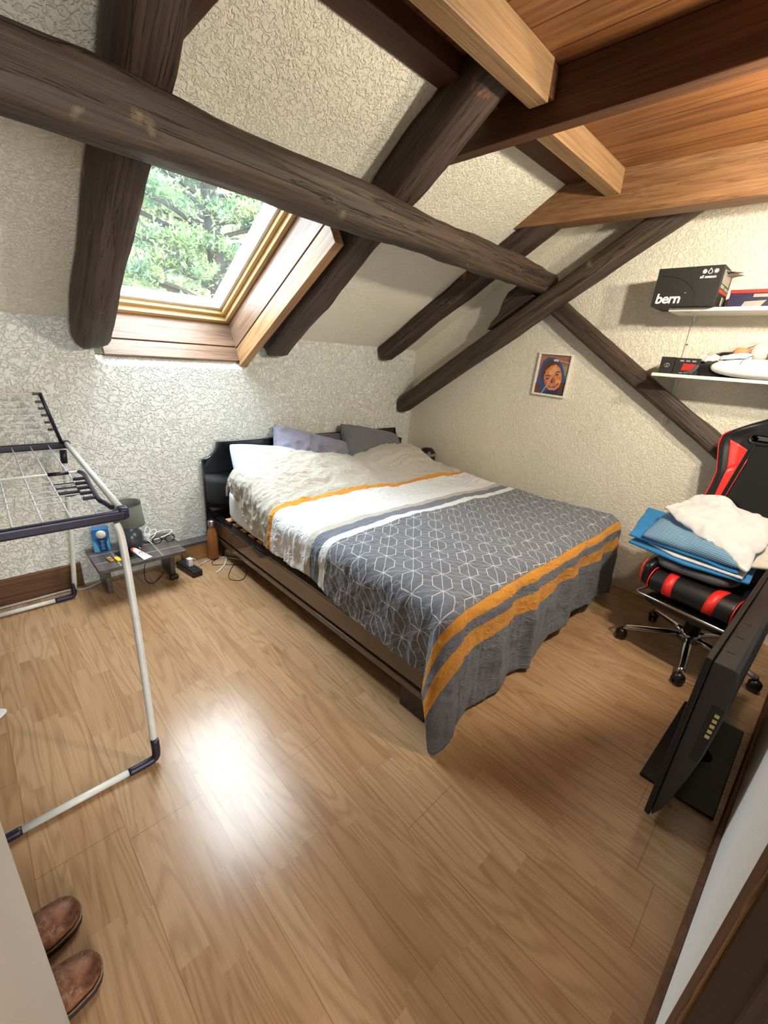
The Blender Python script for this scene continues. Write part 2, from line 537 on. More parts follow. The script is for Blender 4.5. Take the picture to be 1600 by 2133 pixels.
def glass_thin(name):
    t = NT(name)
    tr = t.n('BsdfTransparent')
    gl = t.n('BsdfGlossy')
    gl.inputs['Roughness'].default_value = 0.03
    lw = t.n('LayerWeight')
    frs = t.math('ADD', 0.03, t.math('MULTIPLY', t.math('POWER', lw.outputs['Facing'], 5.0), 0.8))
    m2 = t.n('MixShader')
    t.l(frs, m2.inputs[0])
    t.l(tr.outputs[0], m2.inputs[1])
    t.l(gl.outputs[0], m2.inputs[2])
    t.l(m2.outputs[0], t.t.nodes['Material Output'].inputs[0])
    return t.m


M['lens'] = glass_thin('clear_lens')


def striped_mat():
    t = NT('blue_white_stripe_cotton')
    c = t.coord('Object', (1, 1, 1), rot=(0, 0, 0.6))
    sep = t.n('SeparateXYZ')
    t.l(c, sep.inputs[0])
    s = t.math('SINE', t.math('MULTIPLY', t.math('ADD', sep.outputs[0], t.math('MULTIPLY', sep.outputs[2], 0.6)), 640.0))
    n1 = t.noise(t.coord(), 14, 4, 0.5, 0.5)
    t.set(color=t.ramp(s, [(0.35, rgb(70, 112, 146)), (0.65, rgb(160, 190, 206))]), rough=0.9, spec=0.1)
    t.bump(n1, 0.4, 0.008)
    return t.m


M['striped'] = striped_mat()


# ------------------------------------------------------------------ geometry helpers
def newbm():
    return bmesh.new()


def box(bm, c, s, rot=None, bevel=0.0, seg=2):
    mt = Matrix.Translation(Vector(c))
    if rot is not None:
        mt = mt @ rot.to_4x4()
    mt = mt @ Matrix.Diagonal((s[0], s[1], s[2], 1))
    r = bmesh.ops.create_cube(bm, size=1, matrix=mt)
    if bevel > 0:
        es = set()
        for v in r['verts']:
            es.update(v.link_edges)
        bmesh.ops.bevel(bm, geom=list(es), offset=bevel, segments=seg, affect='EDGES', profile=0.5)
    return bm


def bb(bm, lo, hi, bevel=0.0, seg=2):
    return box(bm, [(a + b) / 2 for a, b in zip(lo, hi)], [b - a for a, b in zip(lo, hi)], None, bevel, seg)


def frames(pts, closed=False):
    n = len(pts)
    tans = []
    for i in range(n):
        if closed:
            d = pts[(i + 1) % n] - pts[i - 1]
        else:
            d = pts[min(i + 1, n - 1)] - pts[max(i - 1, 0)]
        tans.append(d.normalized())
    up = Vector((0, 0, 1)) if abs(tans[0].z) < 0.9 else Vector((1, 0, 0))
    a = tans[0].cross(up).normalized()
    out = []
    for t in tans:
        a = (a - t * a.dot(t))
        if a.length < 1e-6:
            a = t.orthogonal()
        a.normalize()
        out.append((a, t.cross(a).normalized()))
    return out


def tube(bm, pts, r, seg=10, closed=False, cap=True):
    pts = [Vector(p) for p in pts]
    rs = r if isinstance(r, (list, tuple)) else [r] * len(pts)
    fr = frames(pts, closed)
    rings = []
    for p, (a, b), rr in zip(pts, fr, rs):
        rings.append([bm.verts.new(p + (a * math.cos(2 * PI * k / seg) + b * math.sin(2 * PI * k / seg)) * rr) for k in range(seg)])
    n = len(rings)
    for i in range(n if closed else n - 1):
        A, B = rings[i], rings[(i + 1) % n]
        for k in range(seg):
            f = bm.faces.new((A[k], A[(k + 1) % seg], B[(k + 1) % seg], B[k]))
            f.smooth = True
    if cap and not closed:
        bm.faces.new(rings[0][::-1])
        bm.faces.new(rings[-1])
    return bm


def smoothpath(pts, n=8, closed=False):
    P = [Vector(p) for p in pts]
    out = []
    N = len(P)
    for i in range(N if closed else N - 1):
        p0 = P[i - 1] if (i > 0 or closed) else P[0]
        p1 = P[i]
        p2 = P[(i + 1) % N]
        p3 = P[(i + 2) % N] if (i + 2 < N or closed) else P[-1]
        for k in range(n):
            t = k / n
            out.append(0.5 * ((2 * p1) + (p2 - p0) * t + (2 * p0 - 5 * p1 + 4 * p2 - p3) * t * t + (3 * p1 - p0 - 3 * p2 + p3) * t ** 3))
    if not closed:
        out.append(P[-1])
    return out


def lathe(bm, prof, center=(0, 0, 0), seg=32, axis=None, cap=True):
    c = Vector(center)
    R = axis.to_4x4() if axis is not None else Matrix.Identity(4)
    rings = []
    for r, z in prof:
        rings.append([bm.verts.new(c + R @ Vector((r * math.cos(2 * PI * k / seg), r * math.sin(2 * PI * k / seg), z))) for k in range(seg)])
    for A, B in zip(rings, rings[1:]):
        for k in range(seg):
            f = bm.faces.new((A[k], A[(k + 1) % seg], B[(k + 1) % seg], B[k]))
            f.smooth = True
    if cap:
        if prof[0][0] > 1e-5:
            bm.faces.new(rings[0][::-1])
        if prof[-1][0] > 1e-5:
            bm.faces.new(rings[-1])
    return bm


def prism(bm, poly, vec):
    """poly: list of 3-D points, extruded by vec"""
    vec = Vector(vec)
    a = [bm.verts.new(Vector(p)) for p in poly]
    b = [bm.verts.new(Vector(p) + vec) for p in poly]
    n = len(a)
    bm.faces.new(a[::-1])
    bm.faces.new(b)
    for i in range(n):
        bm.faces.new((a[i], a[(i + 1) % n], b[(i + 1) % n], b[i]))
    return bm


def sheet(bm, f, nu, nv, uv=None, smooth=True):
    g = [[bm.verts.new(f(i / nu, j / nv)) for i in range(nu + 1)] for j in range(nv + 1)]
    lay = bm.loops.layers.uv.new('UVMap') if uv else None
    for j in range(nv):
        for i in range(nu):
            fc = bm.faces.new((g[j][i], g[j][i + 1], g[j + 1][i + 1], g[j + 1][i]))
            fc.smooth = smooth
            if uv:
                for lp, (a, b) in zip(fc.loops, ((i, j), (i + 1, j), (i + 1, j + 1), (i, j + 1))):
                    lp[lay].uv = uv(a / nu, b / nv)
    return g


def text(bm, body, mtx, size=1.0, extrude=0.0005, bold=0.0, shear=0.0, align='LEFT', spacing=1.0):
    cu = bpy.data.curves.new('lettering', 'FONT')
    cu.body = body
    cu.size = size
    cu.extrude = extrude
    cu.offset = bold
    cu.shear = shear
    cu.align_x = align
    cu.space_character = spacing
    o = bpy.data.objects.new('lettering', cu)
    me = o.to_mesh()
    me2 = me.copy()
    o.to_mesh_clear()
    me2.transform(mtx)
    bm.from_mesh(me2)
    bpy.data.meshes.remove(me2)
    bpy.data.objects.remove(o)
    bpy.data.curves.remove(cu)
    return bm


ROOTM = {}


def tag(o, label=None, cat=None, group=None, kind=None):
    if label:
        o['label'] = label
    if cat:
        o['category'] = cat
    if group:
        o['group'] = group
    if kind:
        o['kind'] = kind
    return o


def thing(name, label, cat, loc=(0, 0, 0), rot=None, group=None, kind=None):
    o = bpy.data.objects.new(name, None)
    o.empty_display_size = 0.1
    COL.objects.link(o)
    mt = Matrix.Translation(Vector(loc))
    if rot is not None:
        mt = mt @ rot.to_4x4()
    o.matrix_world = mt
    ROOTM[o] = mt
    return tag(o, label, cat, group, kind)


def obj(name, bm, mat, parent=None, smooth=False, base=None, local=False, frame=None):
    """one mesh object. Geometry is given in world space (local=True: in the parent's space).
    frame: a matrix that becomes the object's own transform."""
    me = bpy.data.meshes.new(name)
    bmesh.ops.recalc_face_normals(bm, faces=bm.faces)
    if smooth:
        for f in bm.faces:
            f.smooth = True
    if frame is None:
        if parent is not None:
            frame = Matrix.Identity(4) if local else ROOTM[parent]
        else:
            xs = [v.co for v in bm.verts]
            if base is None:
                base = Vector(((min(v.x for v in xs) + max(v.x for v in xs)) / 2, (min(v.y for v in xs) + max(v.y for v in xs)) / 2, min(v.z for v in xs)))
            frame = Matrix.Translation(Vector(base))
    fr = frame
    if not local or parent is None:
        bm.transform(fr.inverted())
    bm.to_mesh(me)
    bm.free()
    mats = mat if isinstance(mat, (list, tuple)) else [mat]
    for k in mats:
        me.materials.append(k)
    o = bpy.data.objects.new(name, me)
    COL.objects.link(o)
    if parent is not None:
        o.parent = parent
        o.matrix_parent_inverse = Matrix.Identity(4)
        o.matrix_basis = Matrix.Identity(4) if local else ROOTM[parent].inverted() @ fr
        ROOTM[o] = ROOTM[parent] if local else fr
    else:
        o.matrix_world = fr
        ROOTM[o] = fr
    return o


def structure(name, bm, mat, label=None, cat=None, **kw):
    o = obj(name, bm, mat, **kw)
    tag(o, label, cat, None, 'structure')
    return o


def copy_tree(o, parent=None, mt=None):
    c = o.copy()
    COL.objects.link(c)
    if parent is not None:
        c.parent = parent
    if mt is not None:
        c.matrix_world = mt
        ROOTM[c] = mt
    for ch in [x for x in bpy.data.objects if x.parent == o]:
        copy_tree(ch, c)
    return c


def add_bevel(o, w=0.004, seg=2):
    md = o.modifiers.new('edge', 'BEVEL')
    md.width = w
    md.segments = seg
    md.limit_method = 'ANGLE'
    md.angle_limit = 0.6
    return o


def align(A, B, up=(0, 0, 1)):
    """frame with local X from A to B, origin at A"""
    A, B = Vector(A), Vector(B)
    x = (B - A).normalized()
    z = Vector(up)
    z = (z - x * z.dot(x)).normalized()
    y = z.cross(x)
    mt = Matrix((x, y, z)).transposed().to_4x4()
    mt.translation = A
    return mt, (B - A).length


def hewn(name, A, B, wy, hz, mat, label, cat, up=(0, 0, 1), rough=0.012, rnd=0.35, taper=(1, 1), seed=0, n=28, tip=0.0, group=None):
    """a hand-hewn beam: rounded section, uneven faces"""
    fr, L = align(A, B, up)
    bm = newbm()
    prof = []
    for k in range(20):
        a = 2 * PI * (k + 0.5) / 20
        ca, sa = math.cos(a), math.sin(a)
        p = 2 + (1 - rnd) * 7
        q = (abs(ca) ** p + abs(sa) ** p) ** (-1 / p)
        prof.append((ca * q, sa * q))
    rings = []
    for i in range(n + 1):
        x = L * i / n
        s = lerp(taper[0], taper[1], i / n)
        if tip and x < tip:
            s *= 0.72 + 0.28 * math.sqrt(x / tip)
        ring = []
        for k, (a, b) in enumerate(prof):
            v = Vector((x * 1.7, a * 0.9 + seed * 3.1, b * 0.9))
            w = noise.noise(v * 1.3) * rough + noise.noise(v * 4.0) * rough * 0.45
            sag = noise.noise(Vector((x * 0.8, seed * 7.7, 0))) * rough
            ring.append(bm.verts.new((x, a * (wy / 2 * s + w) + sag, b * (hz / 2 * s + w) + sag * 0.6)))
        rings.append(ring)
    for P, Q in zip(rings, rings[1:]):
        for k in range(20):
            f = bm.faces.new((P[k], P[(k + 1) % 20], Q[(k + 1) % 20], Q[k]))
            f.smooth = True
    bm.faces.new(rings[0][::-1])
    bm.faces.new(rings[-1])
    bm.transform(fr)
    o = obj(name, bm, mat, frame=fr)
    return tag(o, label, cat, group)


def plank(name, A, B, wy, hz, mat, parent=None, up=(0, 0, 1), bevel=0.003, label=None, cat=None):
    fr, L = align(A, B, up)
    bm = newbm()
    bb(bm, (0, -wy / 2, -hz / 2), (L, wy / 2, hz / 2))
    bm.transform(fr)
    o = obj(name, bm, mat, parent, frame=fr)
    add_bevel(o, bevel)
    return tag(o, label, cat)


# ------------------------------------------------------------------ the roof plane
YW, XG = 2.98, 3.30
S = 0.611
Z0 = 1.566
ANG = math.atan(S)
SN, CS = math.sin(ANG), math.cos(ANG)
K0 = Vector((0, YW, Z0))
VV = Vector((0, -CS, SN))
WW = Vector((0, -SN, -CS))
UU = Vector((1, 0, 0))


def slope(u, v, w=0.0):
    return K0 + UU * u + VV * v + WW * w


SLOPEM = Matrix((UU, VV, WW)).transposed().to_4x4()
SLOPEM.translation = K0


# ------------------------------------------------------------------ room shell
XL = -1.6
bm = newbm()
bb(bm, (XL - 0.1, -2.6, -0.12), (XG + 0.1, YW + 0.1, 0.0))
structure('floor', bm, M['floor'], 'light oak laminate floor with three-strip boards', 'floor', base=(0, 0, 0))

# sloping ceiling slab with the skylight hole
HU0, HU1, HV0, HV1 = 0.64, 1.53, -0.16, 1.16
bm = newbm()
for (u0, u1, v0, v1) in ((XL - 0.1, HU0, -0.45, 4.6), (HU1, XG + 0.1, -0.45, 4.6), (HU0, HU1, HV1, 4.6), (HU0, HU1, -0.45, HV0)):
    pts = [slope(u0, v0), slope(u1, v0), slope(u1, v1), slope(u0, v1)]
    prism(bm, pts, WW * -0.22)
structure('ceiling', bm, M['plaster_slope'], 'sloping ceiling of cream stippled plaster around the skylight', 'ceiling', base=(0, YW, Z0))

# knee wall under the slope, notched below the skylight
bm = newbm()
NX0, NX1, NZ = 0.60, 1.552, 1.335
top = Z0 + 0.02
poly = [(XL - 0.1, YW, 0), (XG + 0.1, YW, 0), (XG + 0.1, YW, top), (NX1, YW, top), (NX1 - 0.01, YW, NZ + 0.03), (NX1 - 0.05, YW, NZ), (NX0 + 0.05, YW, NZ), (NX0 + 0.01, YW, NZ + 0.03), (NX0, YW, top), (XL - 0.1, YW, top)]
prism(bm, poly, (0, 0.34, 0))
prism(bm, [(NX0 + 0.01, YW + 0.0015, NZ - 0.001), (NX0 + 0.01, YW + 0.04, NZ + 0.05), (NX0 + 0.01, YW + 0.2, NZ + 0.05), (NX0 + 0.01, YW + 0.2, NZ - 0.001)], (NX1 - NX0 - 0.02, 0, 0))
structure('wall_back', bm, M['plaster_rough'], 'low back wall of rough cream stucco below the skylight', 'wall', base=(0, YW, 0))

bm = newbm()
poly = [(XG, -2.6, 0), (XG, YW + 0.1, 0), (XG, YW + 0.1, 1.53), (XG, -2.6, 4.99)]
prism(bm, poly, (0.2, 0, 0))
structure('wall_right', bm, M['plaster_gable'], 'cream plastered gable wall beside the bed', 'wall', base=(XG, 0, 0))

bm = newbm()
poly = [(XL, -2.6, 0), (XL, YW + 0.1, 0), (XL, YW + 0.1, 1.53), (XL, -2.6, 4.99)]
prism(bm, poly, (-0.2, 0, 0))
structure('wall_left', bm, M['plaster_slope'], 'plastered wall at the far left', 'wall', base=(XL, 0, 0))

# wall with the doorway the photo is taken from; it runs very slightly askew
FA = math.atan(-0.043)
FR = Matrix.Rotation(FA, 3, 'Z')
FO = Vector((0.93, -0.138, 0))


def fw(s, t, z):
    """front wall frame: s along it (0 at x=.93), t in front of it"""
    return FO + FR @ Vector((s, t, z))


def fbox(bm, lo, hi, bevel=0.0):
    c = [(a + b) / 2 for a, b in zip(lo, hi)]
    return box(bm, fw(*c), [b - a for a, b in zip(lo, hi)], FR, bevel)


bm = newbm()
fbox(bm, (-0.235, -0.16, 0), (2.5, 0, 2.56))
fbox(bm, (-2.6, -0.16, 0), (-1.06, 0, 2.56))
fbox(bm, (-1.06, -0.16, 2.05), (-0.235, 0, 2.56))
structure('wall_front', bm, M['plaster_front'], 'white plastered wall at the lower right beside the door opening', 'wall', base=(0.93, -0.14, 0))
# landing behind the door opening
bm = newbm()
bb(bm, (XL - 0.1, -2.7, 0), (XG + 0.1, -2.5, 3.2))
structure('wall_landing', bm, M['plaster_front'], 'plastered wall of the landing behind the door opening', 'wall')

# plank deck of the mezzanine
bm = newbm()
bb(bm, (XL, -2.6, 2.56), (1.90, 1.47, 2.62))
bb(bm, (1.90, -2.6, 2.522), (XG, 1.47, 2.62))
structure('ceiling_deck', bm, M['deck'], 'stained plank ceiling of the low mezzanine over the doorway side', 'ceiling', base=(0, 0, 2.56))
fas = plank('trim_1', (XL, 1.388, 2.53), (XG - 0.01, 1.388, 2.53), 0.116, 0.07, M['fascia'], label='dark fascia board along the edge of the plank ceiling', cat='trim')
fas['kind'] = 'structure'

# skirting boards
bm = newbm()
bb(bm, (XL, YW - 0.022, 0), (0.36, YW, 0.155), 0.003)
structure('baseboard_back', bm, M['skirt'], 'brown wooden skirting board along the back wall behind the drying rack', 'baseboard', base=(0, YW, 0))
bm = newbm()
fbox(bm, (-0.235, 0.0, 0), (2.36, 0.014, 0.095), 0.003)
structure('baseboard_front', bm, M['casing'], 'dark brown skirting board at the foot of the white wall', 'baseboard', base=(0.93, -0.14, 0))

# door casing and jamb at the right of the opening
dj = thing('trim_2', 'dark brown wooden door casing with a torn pale edge at the lower right', 'door casing', fw(-0.25, 0, 0), kind='structure')
bm = newbm()
fbox(bm, (-0.300, -0.16, 0), (-0.232, 0.012, 2.1), 0.006)
obj('casing_board', bm, M['casing'], dj)
bm = newbm()
pts = []
for i in range(60):
    z = i * 2.1 / 59
    pts.append(fw(-0.300 - 0.003 * noise.noise(Vector((z * 14, 2, 0))), 0.006, z))
tube(bm, pts, [0.004 + 0.0025 * noise.noise(Vector((i * 0.9, 0, 0))) for i in range(60)], 6)
obj('torn_edge', bm, M['torn'], dj)
bm = newbm()
fbox(bm, (-0.47, -0.12, 0), (-0.300, 0.004, 2.1), 0.003)
obj('jamb_panel', bm, M['casing_dark'], dj)
bm = newbm()
fbox(bm, (-0.492, -0.13, 0), (-0.462, 0.008, 2.1), 0.004)
obj('door_stop', bm, M['casing_dark'], dj)

# open white door leaf, seen along its face at the lower left
d1 = thing('door_1', 'open plain white door leaf at the lower left in front of the shoes', 'door', (-0.105, 0.33, 0), kind='structure')
bm = newbm()
bb(bm, (-0.125, -0.10, 0.008), (-0.086, 0.80, 2.02), 0.002)
obj('door_leaf', bm, M['door_white'], d1)
for z in (0.25, 1.75):
    bm = newbm()
    lathe(bm, [(0.008, 0), (0.008, 0.09)], (-0.13, -0.09, z), 12)
    obj('hinge', bm, M['steel'], d1)

# ------------------------------------------------------------------ skylight
w1 = thing('window_1', 'pitched roof skylight with golden pine frame and stained timber reveal', 'window', slope(1.08, -0.1, 0.1), kind='structure')
WU0, WU1, WV0, WV1 = 0.67, 1.48, -0.10, 1.10


def sboard(name, u0, u1, v0, v1, w0, w1_, mat, axis='u', bevel=0.002, parent=w1):
    fr = SLOPEM.copy()
    c = slope((u0 + u1) / 2, (v0 + v1) / 2, (w0 + w1_) / 2)
    if axis == 'u':
        R = Matrix((UU, VV, WW)).transposed()
        s = (u1 - u0, v1 - v0, w1_ - w0)
    else:
        R = Matrix((VV, -UU, WW)).transposed()
        s = (v1 - v0, u1 - u0, w1_ - w0)
    fr = R.to_4x4()
    fr.translation = c
    bm = newbm()
    bb(bm, [-x / 2 for x in s], [x / 2 for x in s])
    bm.transform(fr)
    o = obj(name, bm, mat, parent, frame=fr)
    add_bevel(o, bevel)
    return o


sboard('reveal_board', WU0, WU1 + 0.02, WV0 - 0.03, WV0, -0.14, 0.034, M['reveal'])
sboard('reveal_board', WU0 - 0.01, WU1 + 0.03, WV0 - 0.034, WV0 - 0.002, 0.042, 0.140, M['reveal'])
sboard('reveal_board', WU1, WU1 + 0.03, WV0 - 0.02, WV1 + 0.03, -0.16, 0.046, M['reveal'], 'v')
sboard('reveal_board', WU1 + 0.002, WU1 + 0.058, WV0 - 0.035, 1.12, 0.054, 0.172, M['reveal_pale'], 'v')
sboard('reveal_board', WU0 - 0.03, WU0, WV0, WV1 + 0.03, -0.16, 0.05, M['reveal'], 'v')
sboard('reveal_board', WU0, WU1 + 0.02, WV1, WV1 + 0.03, -0.16, 0.05, M['reveal'])
for nm, ww, a, bq, mt in (('frame_rail', 0.03, -0.215, -0.135, M['pine']), ('sash_rail', 0.026, -0.235, -0.168, M['pine'])):
    off = 0 if nm == 'frame_rail' else 0.03
    sboard(nm, WU0 + off, WU1 - off, WV0 + off, WV0 + off + ww, a, bq, mt)
    sboard(nm, WU0 + off, WU1 - off, WV1 - off - ww, WV1 - off, a, bq, mt)
    sboard(nm, WU1 - off - ww, WU1 - off, WV0 + off + ww, WV1 - off - ww, a, bq, mt, 'v')
    sboard(nm, WU0 + off, WU0 + off + ww, WV0 + off + ww, WV1 - off - ww, a, bq, mt, 'v')
# white glazing bead
o2 = 0.056
for args in ((WU0 + o2, WU1 - o2, WV0 + o2, WV0 + o2 + 0.022), (WU0 + o2, WU1 - o2, WV1 - o2 - 0.022, WV1 - o2)):
    sboard('glazing_bead', *args, -0.245, -0.195, M['gasket'])
for args in ((WU1 - o2 - 0.02, WU1 - o2, WV0 + o2 + 0.022, WV1 - o2 - 0.022), (WU0 + o2, WU0 + o2 + 0.02, WV0 + o2 + 0.022, WV1 - o2 - 0.022)):
    sboard('glazing_bead', *args, -0.245, -0.195, M['gasket'], 'v')
pn = sboard('pane', WU0 + 0.06, WU1 - 0.06, WV0 + 0.06, WV1 - 0.06, -0.232, -0.226, M['pane'], 'u', 0.0005)
# outer metal cover, seen through the glass
for args in ((WU1 - 0.05, WU1 + 0.05, WV0 - 0.05, WV1 + 0.05), (WU0 - 0.05, WU0 + 0.05, WV0 - 0.05, WV1 + 0.05)):
    sboard('outer_cover', *args, -0.34, -0.248, M['metal_out'], 'v')
for args in ((WU0 + 0.05, WU1 - 0.05, WV0 - 0.05, WV0 + 0.03), (WU0 + 0.05, WU1 - 0.05, WV1 - 0.03, WV1 + 0.05)):
    sboard('outer_cover', *args, -0.30, -0.248, M['metal_out'])

# ------------------------------------------------------------------ timbers
def raft(u0b, u1b, u0t, u1t, v0, v1, d, label, seed, tip=0.0):
    A = slope((u0b + u1b) / 2, v0, d / 2)
    B = slope((u0t + u1t) / 2, v1, d / 2)
    return hewn('rafter', A, B, (u1b - u0b), d, M['beam'], label, 'beam', up=-WW, rough=0.013, rnd=0.35, seed=seed, tip=tip, n=36)


raft(0.505, 0.668, 0.455, 0.615, -0.045, 2.4, 0.17, 'dark hewn rafter on the left of the skylight, cut off rounded above the stucco', 1, 0.05)
raft(1.635, 1.80, 1.56, 1.75, -0.03, 2.05, 0.16, 'dark hewn rafter on the right of the skylight, running up to the ceiling joist', 2, 0.03)
raft(2.775, 2.925, 2.775, 2.925, -0.02, 1.72, 0.125, 'dark rafter on the slope nearest the gable wall', 3, 0.04)
hewn('purlin', (XL, 1.68, 2.125), (3.21, 1.68, 2.062), 0.165, 0.165, M['beam2'], 'long dark hewn beam crossing the room in front of the skylight', 'beam', rough=0.016, rnd=0.5, seed=5, n=60, taper=(1.14, 0.84))
hewn('principal_rafter', (3.135, 2.975, 1.035), (3.135, 0.70, 2.535), 0.13, 0.135, M['beam2'], 'dark sloping beam before the gable wall carrying the end of the long crossing beam', 'beam', up=(1, 0, 0), rough=0.007, rnd=0.25, seed=8, n=40, tip=0.03)
hewn('strut', (3.25, 1.66, 1.955), (3.25, -0.17, 0.745), 0.11, 0.095, M['beam2'], 'dark cracked strut slanting down the gable wall behind the gaming chair', 'beam', up=(1, 0, 0), rough=0.012, rnd=0.35, seed=11, n=36)
# cleat that holds the purlin on the principal rafter
bm = newbm()
pr = [(2.07, 1.748), (2.045, 1.80), (1.99, 1.86), (1.965, 1.95), (1.93, 2.01), (1.86, 2.055), (1.74, 2.03), (1.72, 1.975)]
prism(bm, [(3.10, a, b) for a, b in pr], (0.09, 0, 0))
fr, _ = align((3.10, 2.07, 1.748), (3.10, 1.72, 1.975), (1, 0, 0))
o = obj('purlin_cleat', bm, M['beam'], frame=fr)
add_bevel(o, 0.006)
tag(o, 'small curved dark wood cleat wedged under the end of the crossing beam', 'wood block')


def sawn(name, lo, hi, mat, label, cat, skew=(0, 0)):
    """joist along y cut off by the slope at its far end"""
    bm = newbm()
    x0, x1 = lo[0], hi[0]
    z0, z1 = lo[2], hi[2]
    yb = YW - (z0 - Z0) / S + 0.0
    yt = YW - (z1 - Z0) / S
    pr = [(lo[1], z0), (yb, z0), (yt, z1), (lo[1], z1)]
    a = [bm.verts.new((x0 + skew[0] * (1 if q[0] == lo[1] else 0), q[0], q[1])) for q in pr]
    b = [bm.verts.new((x1 + skew[1] * (1 if q[0] == lo[1] else 0), q[0], q[1])) for q in pr]
    bm.faces.new(a)
    bm.faces.new(b[::-1])
    for i in range(4):
        bm.faces.new((a[i], b[i], b[(i + 1) % 4], a[(i + 1) % 4]))
    fr, _ = align(((x0 + x1) / 2, lo[1], z0), ((x0 + x1) / 2, hi[1], z0))
    o = obj(name, bm, mat, frame=fr)
    add_bevel(o, 0.004)
    return tag(o, label, cat)


sawn('ceiling_joist', (0.55, -2.4, 2.344), (0.697, 1.7, 2.558), M['joist'], 'dark joist under the plank ceiling at the top edge beside the left rafter', 'beam')
sawn('ceiling_joist', (1.852, -2.4, 2.378), (1.918, 1.64, 2.558), M['joist'], 'dark joist under the plank ceiling meeting the head of the middle rafter', 'beam')
sawn('ceiling_joist', (2.755, -2.4, 2.315), (2.88, 1.75, 2.558), M['joist_warm'], 'warm brown joist under the plank ceiling closest to the gable wall', 'beam', skew=(0.25, 0.25))
plank('noggin', (0.70, 1.115, 2.495), (1.80, 1.115, 2.495), 0.078, 0.13, M['joist_light'], label='pale timber cross piece under the planks left of the dark joist', cat='beam')
plank('noggin', (1.92, 1.175, 2.465), (2.815, 1.175, 2.465), 0.078, 0.115, M['joist_light'], label='pale timber cross piece between the dark joist and the warm brown joist', cat='beam')
plank('gap_block', (1.80, 1.125, 2.505), (1.852, 1.125, 2.505), 0.09, 0.10, M['joist'], label='dark block filling the shadow gap between the pale cross piece and the dark joist', cat='wood block')  # added dark block, stands in for the shade in this gap

# low timber ledge beside the nightstand
lg = thing('wall_ledge', 'low timber ledge with grey tiled top between the nightstand and the bed head', 'ledge', (1.0, 2.94, 0))
bm = newbm()
bb(bm, (0.89, 2.905, 0), (1.135, 2.979, 0.118), 0.003)
obj('ledge_front', bm, M['skirt_pale'], lg)
bm = newbm()
bb(bm, (0.88, 2.885, 0.122), (1.14, 2.979, 0.146), 0.003)
obj('ledge_top', bm, M['tile'], lg)
# ------------------------------------------------------------------ bed
bed = thing('bed_frame', 'low black lacquered double bed frame with notched headboard against the back wall', 'bed', (2.15, 1.9, 0))
BX0, BX1, BY0, BY1 = 1.20, 3.13, 0.842, 2.95
# headboard with concave corners
R_ = 0.112
HB0, HB1, HZ = 1.15, 3.16, 0.842
pts = [(HB0, 0.02), (HB1, 0.02), (HB1, HZ - R_)]
for k in range(9):
    a = -PI / 2 - k * (PI / 2) / 8
    pts.append((HB1 + R_ * math.cos(a) * 1.0, HZ + R_ * math.sin(a)))
for k in range(9):
    a = 0 - k * (PI / 2) / 8
    pts.append((HB0 + R_ * math.cos(a), HZ + R_ * math.sin(a)))
bm = newbm()
prism(bm, [(x, 2.938, z) for x, z in pts], (0, 0.03, 0))
o = obj('headboard', bm, M['lacquer'], bed)
add_bevel(o, 0.003)
bm = newbm()
edge = [Vector((x, 2.934, z)) for x, z in pts[2:]] + [Vector((HB0, 2.934, 0.02))]
tube(bm, edge, 0.006, 6)
obj('headboard_trim', bm, M['lacquer'], bed)
for sx in (0, 1):
    x = BX0 if sx == 0 else BX1 - 0.03
    bm = newbm()
    bb(bm, (x, BY0 + 0.03, 0.162), (x + 0.03, BY1 - 0.02, 0.272), 0.003)
    obj('side_rail', bm, M['lacquer_side'], bed)
    bm = newbm()
    bb(bm, (x + 0.013, BY0 + 0.03, 0.142), (x + 0.017, BY1 - 0.02, 0.162))
    obj('rail_groove', bm, M['black_matte'], bed)
    bm = newbm()
    bb(bm, (x, BY0 + 0.03, 0.108), (x + 0.03, BY1 - 0.02, 0.142), 0.003)
    obj('lower_rail', bm, M['lacquer_side'], bed)
    bm = newbm()
    bb(bm, (x - (0.0 if sx == 0 else 0.03), BY0 + 0.03, 0.273), (x + 0.06 - (0.0 if sx == 0 else 0.0), BY1 - 0.02, 0.290), 0.003)
    obj('rail_cap', bm, M['lacquer'], bed)
    bm = newbm()
    bb(bm, (x + 0.002, BY0, 0.0), (x + 0.145 - (0 if sx == 0 else 0.117), BY0 + 0.145, 0.107), 0.002)
    obj('bed_leg', bm, M['bedleg'], bed)
    bm = newbm()
    bb(bm, (x + 0.002, BY1 - 0.10, 0.0), (x + 0.028, BY1 - 0.02, 0.107), 0.002)
    obj('bed_leg', bm, M['bedleg'], bed)
bm = newbm()
bb(bm, (BX0, BY0, 0.108), (BX1, BY0 + 0.03, 0.290), 0.003)
obj('foot_rail', bm, M['lacquer_side'], bed)
for k in range(17):
    y = 2.80 - k * 0.115
    bm = newbm()
    bb(bm, (BX0 + 0.04, y - 0.032, 0.292), (BX1 - 0.04, y + 0.032, 0.302), 0.003)
    obj('slat', bm, M['slat'], bed)

MZ0, MZ1 = 0.304, 0.560


